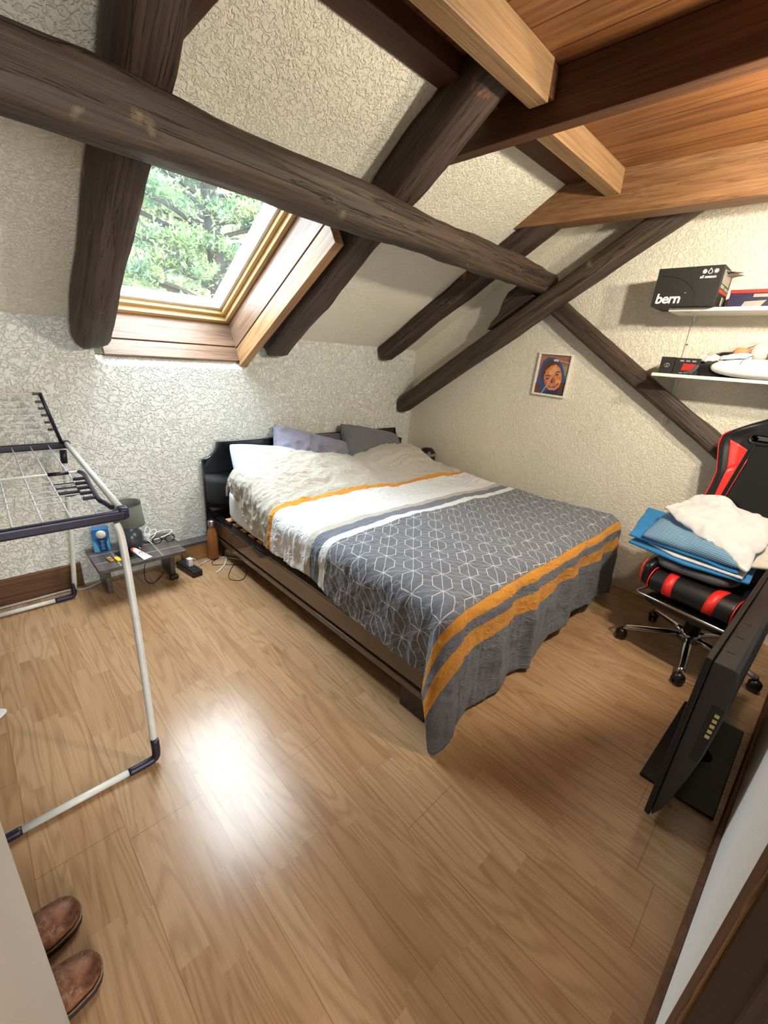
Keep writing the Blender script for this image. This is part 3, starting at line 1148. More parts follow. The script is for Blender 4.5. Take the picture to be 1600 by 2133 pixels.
def superbox(bm, lo, hi, e=8.0, nu=48, nv=24, wob=0.0, seed=0):
    c = Vector([(a + b) / 2 for a, b in zip(lo, hi)])
    h = Vector([(b - a) / 2 for a, b in zip(lo, hi)])

    def sp(t, p):
        c_ = math.cos(t)
        s_ = math.sin(t)
        return (math.copysign(abs(c_) ** (2 / p), c_), math.copysign(abs(s_) ** (2 / p), s_))

    rings = []
    for j in range(nv + 1):
        ph = -PI / 2 + PI * j / nv
        cz, sz = sp(ph, e)
        ring = []
        for i in range(nu):
            cx, sx = sp(2 * PI * i / nu, e)
            p = Vector((cx * cz * h.x, sx * cz * h.y, sz * h.z))
            if wob:
                p += p.normalized() * noise.noise(p * 7 + Vector((seed, 0, 0))) * wob
            ring.append(bm.verts.new(c + p))
        rings.append(ring)
    for A, B in zip(rings, rings[1:]):
        for i in range(nu):
            f = bm.faces.new((A[i], A[(i + 1) % nu], B[(i + 1) % nu], B[i]))
            f.smooth = True
    bmesh.ops.remove_doubles(bm, verts=bm.verts, dist=1e-5)
    return bm


bm = newbm()
superbox(bm, (1.212, 0.87, MZ0), (3.10, 2.915, MZ1), 8, 120, 40, 0.006, 3)
o = obj('mattress', bm, M['mattress'])
tag(o, 'thick white covered mattress showing at the left side of the bed below the duvet', 'mattress')

# ------------------------------------------------------------------ duvet
HEAD = 2.655
DUVET_STRIPES = [(0.0, 'beige'), (0.532, 'ora'), (0.570, 'white'), (0.865, 'line'), (0.874, 'white'), (0.905, 'beige'), (0.958, 'blue'), (1.035, 'white'), (1.08, 'grey'), (1.872, 'ora'), (1.925, 'grey'), (1.985, 'ora'), (2.085, 'grey')]
DUVET_STAR = (1.085, 1.872)
DUVET_WHITE = (0.572, 0.865)
M['duvet'] = duvet_mat()
DXL, DXR = 1.285, 3.05
FOOT = 0.855
RR = 0.085


def duvet_top(x, y):
    h = 0.585 + 0.012 * math.sin((x - 1.2) * 3.1)
    k = sst(1.98, 2.52, y)
    b = interp([(1.0, 0.06), (1.22, 0.12), (1.42, 0.205), (1.75, 0.19), (2.0, 0.15), (2.22, 0.10), (2.4, 0.16), (2.6, 0.20), (2.85, 0.17), (3.05, 0.03), (3.3, 0.0)], x)
    h += b * k
    # the rolled head edge dips behind
    h -= 0.09 * sst(2.58, 2.66, y) ** 2
    h += noise.noise(Vector((x * 2.2, y * 2.2, 3))) * 0.022
    return h


HEM = [(0.0, 0.60), (0.82, 0.235), (0.93, 0.262), (1.14, 0.273), (1.46, 0.292), (1.67, 0.350), (1.91, 0.345), (2.12, 0.355), (2.30, 0.400), (2.45, 0.50), (2.56, 0.59), (2.66, 0.66)]
FOOTHEM = [(1.1, 0.022), (1.9, 0.03), (1.905, 0.055), (2.2, 0.075), (2.5, 0.10), (2.8, 0.08), (3.1, 0.05)]
LD = 2.47


def ridges(x, y, z, amp, fx, fy, fz, seed):
    n1 = noise.noise(Vector((x * fx + seed, y * fy, z * fz)))
    n2 = noise.noise(Vector((x * fx * 2.1, y * fy * 2.1 + seed, z * fz * 2.1)))
    return amp * ((1 - abs(n1) * 2.2) * 0.6 + (1 - abs(n2) * 2.2) * 0.35)


def duvet(a, b):
    """a across, b along"""
    NL, NR = 0.18, 0.14
    v = b * LD
    y0 = HEAD - v
    t = max(0.0, FOOT - y0)          # length over the foot edge
    yy = max(y0, FOOT)
    # across
    if a < NL:
        f = 1 - a / NL               # 0 at edge .. 1 at hem
        x0, side = DXL, -1
    elif a > 1 - NR:
        f = (a - (1 - NR)) / NR
        x0, side = DXR, 1
    else:
        f = 0
        x0 = lerp(DXL, DXR, (a - NL) / (1 - NL - NR))
        side = 0
    top = duvet_top(x0, yy)
    if side == 1:
        s = f * 0.26
    elif side == -1:
        hem = interp(HEM, yy)
        s = f * (max(0.02, top - RR - hem) + RR * PI / 2)
    else:
        s = 0.0
    # rounding over the edge
    d = math.hypot(s, t)
    if d < 1e-6:
        p = Vector((x0, yy, top))
        nrm = Vector((0, 0, 1))
        wr = 1.0
    else:
        ux, uy = (side * s / d, -t / d)
        th = min(d / RR, PI / 2)
        out = RR * math.sin(th)
        dn = RR * (1 - math.cos(th)) + max(0, d - RR * PI / 2)
        if t > 0:
            if side == 0 or side == 1:
                lim = top - interp(FOOTHEM, x0)
            else:
                lim = top - 0.022
            full = RR + (LD - (HEAD - FOOT)) - RR * PI / 2
            corner = s / max(t, 1e-3)
            dn = min(dn * lim / full if side == 0 else dn, lim)
        # corner fold bulges diagonally
        fold = 0.0
        if side == -1 and t > 0:
            fold = 0.30 * min(s, t) * (1 - 0.45 * min(s, t) / max(d, 1e-4))
        flare = 0.05 * max(0, d - RR) if t > 0 else 0.0
        p = Vector((x0 + ux * (out + flare + fold * 0.45), yy + uy * (out + flare + fold * 0.35), top - dn))
        p.x -= fold * 0.9
        nrm = Vector((ux * math.sin(th), uy * math.sin(th), math.cos(th))).normalized()
    # folds
    q = p
    headk = sst(1.75, 2.45, yy)
    w = noise.noise(Vector((q.x * 7, q.y * 9, q.z * 7))) * 0.008
    wx = q.x + 0.05 * noise.noise(Vector((q.x * 6, q.y * 6, 4.0)))
    wy = q.y + 0.05 * noise.noise(Vector((q.x * 6, q.y * 6, 8.0)))
    w += ridges(wx, wy, q.z, 0.013, 2.6, 11, 4, 2.2) * (0.5 + 1.0 * headk)
    w += ridges(wx, wy, q.z, 0.0065, 8, 21, 9, 5.7) * (0.9 + 1.1 * headk)
    w += ridges(wx, wy, q.z, 0.0032, 18, 38, 18, 3.7) * (0.8 + 0.7 * headk)
    if side == -1:
        w += f * ridges(q.x, q.y, q.z, 0.016, 2, 11, 3, 9.1)
    if t > 0.06:
        k = min(1, (t - 0.06) / 0.3)
        w += k * (0.014 * math.sin(q.x * 17 + 2.0 * noise.noise(Vector((q.x * 3, 0, q.z * 2)))) + ridges(q.x, 0, q.z, 0.008, 11, 1, 1.5, 4.4))
        if 1.80 < q.x < 1.98 and side == 0:
            w += k * 0.02 * math.exp(-((q.x - 1.87) / 0.035) ** 2)
    p = p + nrm * w
    p.z = max(p.z, 0.014)
    return p


def duvet_uv(a, b):
    NL, NR = 0.18, 0.14
    if a < NL:
        u = DXL - (1 - a / NL) * 0.33
    elif a > 1 - NR:
        u = DXR + (a - 1 + NR) / NR * 0.26
    else:
        u = lerp(DXL, DXR, (a - NL) / (1 - NL - NR))
    return (u, b * LD)


bm = newbm()
sheet(bm, duvet, 330, 380, duvet_uv)
o = obj('duvet', bm, M['duvet'], base=(2.15, 1.7, 0.55))
md = o.modifiers.new('thickness', 'SOLIDIFY')
md.thickness = 0.012
md.offset = -1
tag(o, 'crumpled duvet in beige, white and grey with orange stripes and a white star lattice', 'duvet')


def pillow(name, center, w, h, th, rot, mat, label, seed, crumple=1.0):
    fr = Matrix.Translation(Vector(center)) @ rot.to_4x4()
    bm = newbm()
    n = 40

    def f(sgn):
        def g(i, j):
            a, b = i * 2 - 1, j * 2 - 1
            # pulled-in sides, pointed corners
            rc = 1 - 0.05 * (a * b) ** 4
            px = a * (1 - 0.025 * (1 - b * b)) * rc * w / 2
            py = b * (1 - 0.035 * (1 - a * a)) * rc * h / 2
            k = max(0, (1 - abs(a) ** 2.6)) ** 0.55 * max(0, (1 - abs(b) ** 2.6)) ** 0.55
            z = th / 2 * k
            v = Vector((px * 6 + seed, py * 6, sgn * 2))
            z += k * (noise.noise(v) * 0.02 + (0.5 - abs(noise.noise(v * 1.9))) * 0.022 * crumple + (0.5 - abs(noise.noise(v * 3.7))) * 0.010 * crumple)
            return Vector((px, py, sgn * z))
        return g
    sheet(bm, f(1), n, n)
    sheet(bm, f(-1), n, n)
    bmesh.ops.remove_doubles(bm, verts=bm.verts, dist=1e-4)
    bm.transform(fr)
    o = obj(name, bm, mat, frame=fr)
    return tag(o, label, 'pillow')


def leanrot(tilt, roll, yaw=0):
    """pillow lying back against the headboard: local x along the bed width, local y up"""
    return (Matrix.Rotation(yaw, 3, 'Z') @ Matrix.Rotation(tilt, 3, 'X') @ Matrix.Rotation(roll, 3, 'Z'))


pillow('pillow', (1.60, 2.715, 0.655), 0.66, 0.40, 0.15, leanrot(math.radians(50), math.radians(-9)), M['pillow_blue'], 'pale blue pillow leaning at the left end of the headboard', 1)
pillow('pillow', (1.995, 2.795, 0.690), 0.74, 0.40, 0.17, leanrot(math.radians(62), math.radians(-17)), M['pillow_lilac'], 'crumpled lilac grey satin pillow leaning in the middle of the headboard', 5, 2.2)
pillow('pillow', (2.20, 2.872, 0.675), 0.50, 0.36, 0.08, leanrot(math.radians(75), math.radians(-2)), M['pillow_dlilac'], 'dark lilac pillow peeking out behind the crumpled lilac grey one', 9)
pillow('pillow', (2.62, 2.765, 0.680), 0.68, 0.46, 0.22, leanrot(math.radians(56), math.radians(-13)), M['pillow_grey'], 'slate grey pillow leaning at the right end of the headboard', 13)

# dark thing between bed and gable wall
sp = thing('speaker', 'small black rounded speaker wedged between the duvet and the gable wall', 'speaker', (3.2, 2.74, 0.0))
fr = Matrix.Rotation(math.radians(30), 3, 'Z')
bm = newbm()
lathe(bm, [(0.0, 0.0), (0.075, 0.0), (0.08, 0.02), (0.08, 0.60), (0.072, 0.655), (0.05, 0.685), (0.0, 0.69)], (3.205, 2.62, 0), 28)
obj('speaker_body', bm, M['black_plastic'], sp)
bm = newbm()
lathe(bm, [(0.0812, 0.645), (0.0812, 0.62)], (3.205, 2.62, 0), 28, cap=False)
obj('metal_band', bm, M['steel'], sp)

# ------------------------------------------------------------------ nightstand and what stands on it
ns = thing('nightstand', 'low grey wood-tile table on two plank legs beside the drying rack', 'nightstand', (0.64, 2.79, 0))
NZT = 0.24
bm = newbm()
bb(bm, (0.392, 2.605, NZT - 0.024), (0.872, 2.955, NZT), 0.002)
obj('table_top', bm, M['tile'], ns)
bm = newbm()
for x in (0.505, 0.735):
    bb(bm, (x - 0.003, 2.606, NZT - 0.001), (x + 0.003, 2.954, NZT + 0.0008))
bb(bm, (0.393, 2.697, NZT - 0.001), (0.871, 2.703, NZT + 0.0008))
bb(bm, (0.393, 2.825, NZT - 0.001), (0.871, 2.831, NZT + 0.0008))
obj('tile_joint', bm, M['grout'], ns)
for x in (0.445, 0.815):
    bm = newbm()
    bb(bm, (x, 2.755, 0), (x + 0.028, 2.945, NZT - 0.024), 0.002)
    obj('leg', bm, M['tile'], ns)

tl = thing('table_lamp', 'small table lamp with olive grey drum shade and slate ceramic base on the nightstand', 'lamp', (0.63, 2.845, NZT))
bm = newbm()
lathe(bm, [(0.0, 0.0), (0.045, 0.0), (0.062, 0.02), (0.069, 0.06), (0.062, 0.10), (0.038, 0.128), (0.016, 0.14), (0.012, 0.165), (0, 0.165)], (0.63, 2.845, NZT), 32)
obj('lamp_base', bm, M['lampbase'], tl)
bm = newbm()
lathe(bm, [(0.086, 0.152), (0.075, 0.298), (0.073, 0.298), (0.084, 0.152), (0.086, 0.152)], (0.63, 2.845, NZT), 40, cap=False)
shd = obj('lamp_shade', bm, M['lampshade'], tl)
for r, z in ((0.086, 0.153), (0.0755, 0.297)):
    bm = newbm()
    tube(bm, [(0.63 + r * math.cos(a * PI / 16), 2.845 + r * math.sin(a * PI / 16), NZT + z) for a in range(32)], 0.0018, 6, True)
    obj('shade_ring', bm, M['black_plastic'], shd)
bm = newbm()
lathe(bm, [(0.012, 0.165), (0.014, 0.2), (0.026, 0.235), (0.022, 0.258), (0.0, 0.268)], (0.63, 2.845, NZT), 20)
obj('bulb', bm, M['white_plastic'], tl)

# blue carton
bxr = Matrix.Rotation(math.radians(-14), 3, 'Z')
bx = thing('carton', 'bright blue upright carton with a white oval on the nightstand behind the drying rack', 'box', (0.475, 2.885, NZT), bxr)
bm = newbm()
bb(bm, (-0.042, -0.028, 0.0), (0.042, 0.028, 0.150), 0.001)
obj('carton_box', bm, M['blue_card'], bx, local=True)
bm = newbm()
prism(bm, [(-0.0415, -0.0286, 0.004), (-0.012, -0.0286, 0.004), (-0.022, -0.0286, 0.05), (-0.0415, -0.0286, 0.085)], (0, -0.0006, 0))
prism(bm, [(0.0415, -0.0286, 0.004), (0.03, -0.0286, 0.03), (0.028, -0.0286, 0.06), (0.0415, -0.0286, 0.095)], (0, -0.0006, 0))
obj('printed_wave', bm, M['blue_pale'], bx, local=True)
bm = newbm()
prism(bm, [(-0.012, -0.0286, 0.004), (0.03, -0.0286, 0.004), (0.025, -0.0286, 0.06), (0.034, -0.0286, 0.092), (-0.026, -0.0286, 0.092), (-0.014, -0.0286, 0.05)], (0, -0.0003, 0))
obj('printed_panel', bm, M['navy_print'], bx, local=True)
bm = newbm()
lathe(bm, [(0.0, 0.0), (0.026, 0.0), (0.026, 0.0008), (0.0, 0.0008)], (0.004, -0.0288, 0.118), 28, Matrix.Rotation(PI / 2, 3, 'X'))
obj('printed_oval', bm, M['print_white'], bx, local=True)
bm = newbm()
# vertical lettering too blurred to read: short pale strokes
for i, (w_, h_) in enumerate(((0.020, 0.004), (0.016, 0.004), (0.020, 0.004), (0.012, 0.004), (0.018, 0.004))):
    bb(bm, (-0.004 - w_ / 2 + 0.01, -0.0296, 0.018 + i * 0.013), (-0.004 + w_ / 2 + 0.01, -0.0288, 0.024 + i * 0.013))
obj('printed_lettering', bm, M['blue_pale'], bx, local=True)

# sunscreen tube
tr = Matrix.Rotation(math.radians(-72), 3, 'Z')
st = thing('cream_tube', 'white cream tube with an orange cap lying on the nightstand', 'tube', (0.615, 2.735, NZT), tr)
bm = newbm()


def tubef(a, b):
    ang_ = a * 2 * PI
    x = b * 0.125
    w = lerp(0.017, 0.028, b)
    h = lerp(0.016, 0.001, b)
    return Vector((x, math.cos(ang_) * w, 0.017 + math.sin(ang_) * h - 0.015 * b))


sheet(bm, tubef, 24, 14)
obj('tube_body', bm, M['white_plastic'], st, local=True)
bm = newbm()
lathe(bm, [(0.0, 0.0), (0.013, 0.0), (0.0155, 0.004), (0.0155, 0.026), (0.0, 0.026)], (-0.026, 0, 0.017), 24, Matrix.Rotation(PI / 2, 3, 'Y'))
obj('cap', bm, M['orange'], st, local=True)
bm = newbm()
for k in range(2):
    lathe(bm, [(0.0, 0.0), (0.006, 0.0), (0.006, 0.0006), (0.0, 0.0006)], (0.056 + k * 0.004, -0.007 + k * 0.013, 0.0268 - 0.001 * k), 14)
bb(bm, (0.088, -0.018, 0.0205), (0.093, 0.018, 0.0212))
obj('printed_motif', bm, M['orange'], st, local=True)

for nm, x, y, mat, lb in (('lighter', 0.474, 2.715, 'amber', 'amber see-through lighter lying on the left of the nightstand'), ('lighter', 0.508, 2.70, 'yellow', 'yellow lighter lying on the nightstand beside the amber one')):
    rt = Matrix.Rotation(math.radians(97), 3, 'Z')
    lt = thing(nm, lb, 'lighter', (x, y, NZT), rt)
    bm = newbm()
    superbox(bm, (-0.034, -0.0125, 0.0), (0.02, 0.0125, 0.013), 5, 24, 12)
    obj('lighter_body', bm, M[mat], lt, local=True)
    bm = newbm()
    bb(bm, (0.02, -0.011, 0.001), (0.036, 0.011, 0.012), 0.002)
    obj('lighter_head', bm, M['steel'], lt, local=True)
ph = thing('phone', 'black phone lying on the nightstand behind the rack leg', 'phone', (0.568, 2.735, NZT), Matrix.Rotation(math.radians(-75), 3, 'Z'))
bm = newbm()
bb(bm, (-0.07, -0.035, 0), (0.07, 0.035, 0.008), 0.003)
obj('phone_body', bm, M['black_plastic'], ph, local=True)
bm = newbm()
bb(bm, (-0.066, -0.032, 0.0078), (0.066, 0.032, 0.0088))
obj('phone_screen', bm, M['screen'], ph, local=True)
cd = thing('card', 'small light blue card lying beside the cream tube', 'card', (0.603, 2.715, NZT), Matrix.Rotation(math.radians(-70), 3, 'Z'))
bm = newbm()
bb(bm, (-0.04, -0.012, 0), (0.04, 0.012, 0.002))
obj('card_sheet', bm, M['blue_pale'], cd, local=True)

# spectacles
gl = thing('spectacles', 'black round spectacles lying at the right end of the nightstand', 'glasses', (0.80, 2.79, NZT), Matrix.Rotation(math.radians(-6), 3, 'Z') @ Matrix.Diagonal((1.12, 1.12, 1.12)))
for sx in (-1, 1):
    bm = newbm()
    tube(bm, [(sx * 0.034 + 0.024 * math.cos(a * PI / 12), -0.004 * math.sin(a * PI / 12), 0.024 + 0.021 * math.sin(a * PI / 12)) for a in range(24)], 0.003, 8, True)
    rim = obj('rim', bm, M['black_plastic'], gl, local=True)
    bm = newbm()
    lathe(bm, [(0.0, 0.0), (0.0235, 0.0), (0.0235, 0.001), (0.0, 0.001)], (sx * 0.034, 0.0, 0.024), 24, Matrix.Rotation(PI / 2, 3, 'X'))
    obj('lens', bm, M['lens'], rim, local=True)
    bm = newbm()
    tube(bm, smoothpath([(sx * 0.058, 0.0, 0.03), (sx * 0.060, 0.01, 0.032), (sx * 0.062, 0.06, 0.022), (sx * 0.058, 0.11, 0.008), (sx * 0.052, 0.135, 0.003)], 6), 0.0024, 8)
    obj('temple', bm, M['black_plastic'], gl, local=True)
bm = newbm()
tube(bm, smoothpath([(-0.011, 0, 0.028), (0, -0.003, 0.033), (0.011, 0, 0.028)], 5), 0.003, 8)
obj('bridge', bm, M['black_plastic'], gl, local=True)


def cable(name, pts, r, mat, label, n=10, group=None, extra=None):
    bm = newbm()
    tube(bm, smoothpath(pts, n), r, 8)
    o = obj(name, bm, M[mat])
    return tag(o, label, 'cable', group)


zt = NZT
wcr = thing('charging_cable', 'white charging cable gathered in loops on the nightstand', 'cable', (0.735, 2.865, zt))


def ring(c, ax, ay, n=24, lift=0.0):
    c, ax, ay = Vector(c), Vector(ax), Vector(ay)
    return [c + ax * math.cos(2 * PI * k / n) + ay * math.sin(2 * PI * k / n) + Vector((0, 0, lift * abs(math.sin(2 * PI * k / n)))) for k in range(n)]


for c, ax, ay, lf in (((0.693, 2.815, zt + 0.006), (0.030, 0.028, 0.012), (-0.032, 0.046, 0.03), 0.0), ((0.805, 2.885, zt + 0.020), (0.082, 0.006, 0.012), (0.0, 0.036, 0.006), 0.004), ((0.728, 2.868, zt + 0.055), (0.019, 0.008, 0.008), (0.004, 0.012, 0.042), 0.0), ((0.757, 2.880, zt + 0.040), (0.030, 0.010, 0.022), (-0.008, 0.012, 0.012), 0.0), ((0.70, 2.885, zt + 0.030), (0.034, 0.0, -0.010), (0.004, 0.010, 0.014), 0.0)):
    bm = newbm()
    tube(bm, ring(c, ax, ay, 24, lf), 0.0034, 8, True)
    obj('cable_loop', bm, M['white_plastic'], wcr)
bm = newbm()
tube(bm, smoothpath([(0.722 + 0.017 * math.cos(k * 2.1), 2.862 + 0.014 * math.sin(k * 2.1), zt + 0.018 + 0.0022 * k) for k in range(17)], 5), 0.0034, 8)
obj('cable_knot', bm, M['white_plastic'], wcr)
cable('black_cable', [(0.69, 2.86, zt + 0.006), (0.74, 2.83, zt + 0.004), (0.80, 2.84, zt + 0.004), (0.862, 2.80, zt + 0.006), (0.885, 2.79, zt - 0.02), (0.895, 2.80, 0.13), (0.91, 2.81, 0.075)], 0.0024, 'black_plastic', 'black cord running off the right edge of the nightstand to the power strip')
cable('black_cable', [(0.78, 2.80, 0.02), (0.70, 2.73, 0.006), (0.66, 2.76, 0.02), (0.68, 2.84, 0.08), (0.74, 2.88, 0.16), (0.78, 2.90, 0.19)], 0.0026, 'black_plastic', 'black cord looping down under the nightstand')
bm = newbm()
superbox(bm, (0.79, 2.70, 0.0), (0.845, 2.74, 0.028), 5, 24, 12)
o = obj('adapter', bm, M['black_plastic'])
tag(o, 'small black adapter on the floor at the right nightstand leg', 'adapter')

# power strip
psr = Matrix.Rotation(math.radians(-82), 3, 'Z')
ps = thing('power_strip', 'black power strip on the floor beside the nightstand', 'power strip', (0.935, 2.765, 0), psr)
bm = newbm()
bb(bm, (-0.115, -0.034, 0), (0.115, 0.034, 0.045), 0.007, 3)
obj('strip_body', bm, M['black_plastic'], ps, local=True)
for k in (-1, 0, 1):
    bm = newbm()
    lathe(bm, [(0.0, 0.0), (0.017, 0.0), (0.017, 0.006), (0.022, 0.006), (0.022, 0.0), (0.0225, 0.0)], (k * 0.062, 0, 0.0435), 24, cap=False)
    obj('socket', bm, M['black_matte'], ps, local=True)
pl = thing('charger', 'white charger plugged into the black power strip', 'charger', (0.938, 2.755, 0.046), psr)
bm = newbm()
bb(bm, (-0.018, -0.016, 0.0), (0.018, 0.016, 0.055), 0.004, 3)
obj('charger_body', bm, M['white_plastic'], pl, local=True)
cable('black_cable', [(0.928, 2.85, 0.05), (0.925, 2.85, 0.09), (0.92, 2.87, 0.13), (0.90, 2.885, 0.17)], 0.003, 'black_plastic', 'short black cord rising from the far socket of the power strip')
cable('white_cable', [(0.938, 2.755, 0.10), (0.97, 2.76, 0.085), (1.03, 2.80, 0.012), (1.10, 2.84, 0.005), (1.18, 2.84, 0.004), (1.26, 2.76, 0.004), (1.30, 2.68, 0.004)], 0.003, 'white_plastic', 'thin white cable running from the charger across the floor under the bed')
wl = [(1.235, 2.87, 0.004), (1.215, 2.80, 0.004), (1.17, 2.72, 0.005), (1.105, 2.655, 0.004), (1.06, 2.63, 0.004)]
cable('white_lead', wl, 0.0045, 'white_plastic', 'short white lead with a plug lying on the floor in front of the bottle')
cable('black_lead', [(1.15, 2.82, 0.003), (1.11, 2.80, 0.003), (1.10, 2.75, 0.003), (1.16, 2.715, 0.003), (1.22, 2.66, 0.003), (1.26, 2.62, 0.003), (1.24, 2.53, 0.003), (1.16, 2.44, 0.003), (1.10, 2.50, 0.003), (1.15, 2.60, 0.003), (1.22, 2.68, 0.003)], 0.0022, 'black_plastic', 'black charging lead lying in a loop on the floor beside the bed')
cable('floor_cable', [(-1.2, 2.93, 0.006), (-0.2, 2.925, 0.006), (0.1, 2.925, 0.006), (0.25, 2.93, 0.006), (0.36, 2.90, 0.006), (0.50, 2.965, 0.006)], 0.006, 'wire_dark', 'grey cable running along the brown skirting board behind the drying rack')

# drinking bottle
bt = thing('bottle', 'wood-grain drinking bottle with steel cap on the floor at the bed head', 'bottle', (1.148, 2.86, 0))
bm = newbm()
lathe(bm, [(0.0, 0.006), (0.034, 0.006), (0.038, 0.012), (0.0385, 0.10), (0.037, 0.17), (0.030, 0.215), (0.021, 0.245), (0.019, 0.258), (0, 0.258)], (1.148, 2.86, 0), 32)
obj('bottle_body', bm, M['bottle'], bt)
bm = newbm()
lathe(bm, [(0.0, 0.258), (0.0225, 0.258), (0.024, 0.262), (0.024, 0.292), (0.020, 0.300), (0.0, 0.302)], (1.148, 2.86, 0), 32)
obj('cap', bm, M['steel'], bt)
bm = newbm()
lathe(bm, [(0.0, 0.0), (0.0355, 0.0), (0.0365, 0.006), (0.0, 0.006)], (1.148, 2.86, 0), 32)
obj('base_ring', bm, M['black_plastic'], bt)

# ------------------------------------------------------------------ drying rack
rk = thing('drying_rack', 'winged laundry drying rack of pale grey tubes with navy plastic joints standing empty', 'drying rack', (0.1, 2.2, 0))
RZ = 0.9
XR0 = -0.24
yf, yb_ = 1.645, 2.925
for nm, y, x1 in (('front_bar', yf, 0.358), ('back_bar', yb_, 0.398)):
    bm = newbm()
    box(bm, ((XR0 + x1) / 2, y, RZ), (x1 - XR0, 0.026, 0.036), None, 0.008, 3)
    obj(nm, bm, M['navy'], rk)
bm = newbm()
tube(bm, [(0.392, yb_ - 0.02, RZ + 0.012), (0.350, yf + 0.02, RZ + 0.012)], 0.0125, 14)
obj('side_tube', bm, M['tube'], rk)
bm = newbm()
tube(bm, [(XR0, yb_ - 0.02, RZ + 0.012), (XR0, yf + 0.02, RZ + 0.012)], 0.0125, 14)
obj('side_tube', bm, M['tube'], rk)
for x, y in ((0.352, yf + 0.012), (0.394, yb_ - 0.012), (XR0, yf + 0.012), (XR0, yb_ - 0.012)):
    bm = newbm()
    box(bm, (x, y, RZ + 0.006), (0.032, 0.046, 0.042), None, 0.009, 3)
    obj('corner_joint', bm, M['navy'], rk)
for k in range(7):
    xf = 0.277 - 0.0765 * k
    bm = newbm()
    tube(bm, [(xf + 0.034, yb_ - 0.008, RZ + 0.006), (xf, yf + 0.008, RZ + 0.006)], 0.0032, 8)
    obj('rail_wire', bm, M['wire'], rk)
# raised wing at the back
wgz = (1.147, 1.112, 1.076, 1.037, 0.997)
B0, B1 = Vector((0.372, 2.905, 0.915)), Vector((0.312, 2.845, 1.192))


bm = newbm()
BL0, BL1 = Vector((XR0 + 0.03, 2.905, 0.915)), Vector((XR0 + 0.075, 2.845, 1.192))
tube(bm, [B0, B0.lerp(B1, 0.5), B1], 0.009, 10)
wf = obj('wing_frame', bm, M['navy'], rk)
bm = newbm()
tube(bm, [BL0, BL0.lerp(BL1, 0.5), BL1], 0.009, 10)
obj('side_bar', bm, M['navy'], wf)
for z in wgz + (1.188,):
    for a, b, sg in ((B0, B1, -1), (BL0, BL1, 1)):
        p = a.lerp(b, (z - a.z) / (b.z - a.z))
        bm = newbm()
        bb(bm, (min(p.x, p.x + sg * 0.034), p.y - 0.006, z - 0.006), (max(p.x, p.x + sg * 0.034), p.y + 0.006, z + 0.006), 0.002)
        obj('wire_clip', bm, M['navy'], wf)
for z in wgz:
    p = B0.lerp(B1, (z - B0.z) / (B1.z - B0.z))
    bm = newbm()
    tube(bm, [(p.x - 0.03, p.y, z), (XR0 + 0.06, p.y, z)], 0.0026, 8)
    obj('wing_wire', bm, M['wire'], wf)
bm = newbm()
tube(bm, [(B1.x - 0.03, B1.y, 1.188), (XR0 + 0.08, B1.y, 1.188)], 0.0055, 10)
obj('end_tube', bm, M['tube'], wf)
# front wing folded in over the rack
W2 = 0.932
bm = newbm()
tube(bm, smoothpath([(0.322, 1.668, W2 - 0.006), (0.312, 1.72, W2 - 0.002), (0.304, 1.77, W2), (0.318, 1.98, W2), (0.330, 2.13, W2), (0.322, 2.185, W2)], 6), 0.009, 10)
wf2 = obj('wing_frame', bm, M['navy'], rk)
bm = newbm()
tube(bm, [(XR0 + 0.04, 1.668, W2), (XR0 + 0.04, 2.18, W2)], 0.009, 10)
obj('side_bar', bm, M['navy'], wf2)
for y, xe in ((2.075, 0.318), (2.005, 0.313), (1.937, 0.308), (1.865, 0.303), (1.795, 0.299)):
    bm = newbm()
    bb(bm, (xe - 0.038, y - 0.006, W2 - 0.006), (xe + 0.006, y + 0.006, W2 + 0.006), 0.002)
    obj('wire_clip', bm, M['navy'], wf2)
    bm = newbm()
    tube(bm, [(xe - 0.03, y, W2), (XR0 + 0.04, y, W2)], 0.0022, 8)
    obj('wing_wire', bm, M['wire_dark'], wf2)
bm = newbm()
tube(bm, [(0.318, 2.188, W2), (XR0 + 0.04, 2.188, W2)], 0.0055, 10)
obj('end_tube', bm, M['tube'], wf2)
bm = newbm()
tube(bm, [(0.284, 2.188, W2), (0.212, 2.188, W2)], 0.0078, 10)
obj('grip', bm, M['navy'], wf2)
bm = newbm()
for y0, y1 in ((2.118, 2.142), (2.052, 2.082), (1.992, 2.020)):
    bb(bm, (0.212, y0, RZ - 0.004), (0.290, y1, RZ + 0.002), 0.001)
tube(bm, smoothpath([(0.222, 1.972, RZ), (0.25, 1.955, RZ), (0.276, 1.972, RZ)], 5), 0.003, 8)
obj('slotted_plate', bm, M['navy'], rk)


def leg(path, name='leg'):
    bm = newbm()
    tube(bm, smoothpath(path, 8), 0.0125, 14)
    obj(name, bm, M['tube'], rk)


for sx in (1, -1):
    X = (lambda x: x) if sx == 1 else (lambda x: XR0 + 0.30 - x + 0.02)
    leg([(X(0.318), 1.625, RZ - 0.02), (X(0.325), 1.60, 0.80), (X(0.310), 1.50, 0.45), (X(0.285), 1.385, 0.06)])
    leg([(X(0.362), 2.86, RZ - 0.07), (X(0.335), 2.845, 0.5), (X(0.292), 2.825, 0.06)])
    bm = newbm()
    tube(bm, [(X(0.366), 2.863, RZ - 0.015), (X(0.361), 2.859, RZ - 0.085)], 0.0165, 14)
    obj('leg_socket', bm, M['navy'], rk)
    for y in (1.378, 2.822):
        bm = newbm()
        tube(bm, smoothpath([(X(0.287), y + 0.006, 0.10), (X(0.284), y, 0.035), (X(0.262), y, 0.018), (X(0.19), y, 0.017)], 6), [0.0145] * 18 + [0.0135], 12)
        obj('foot_elbow', bm, M['navy'], rk)
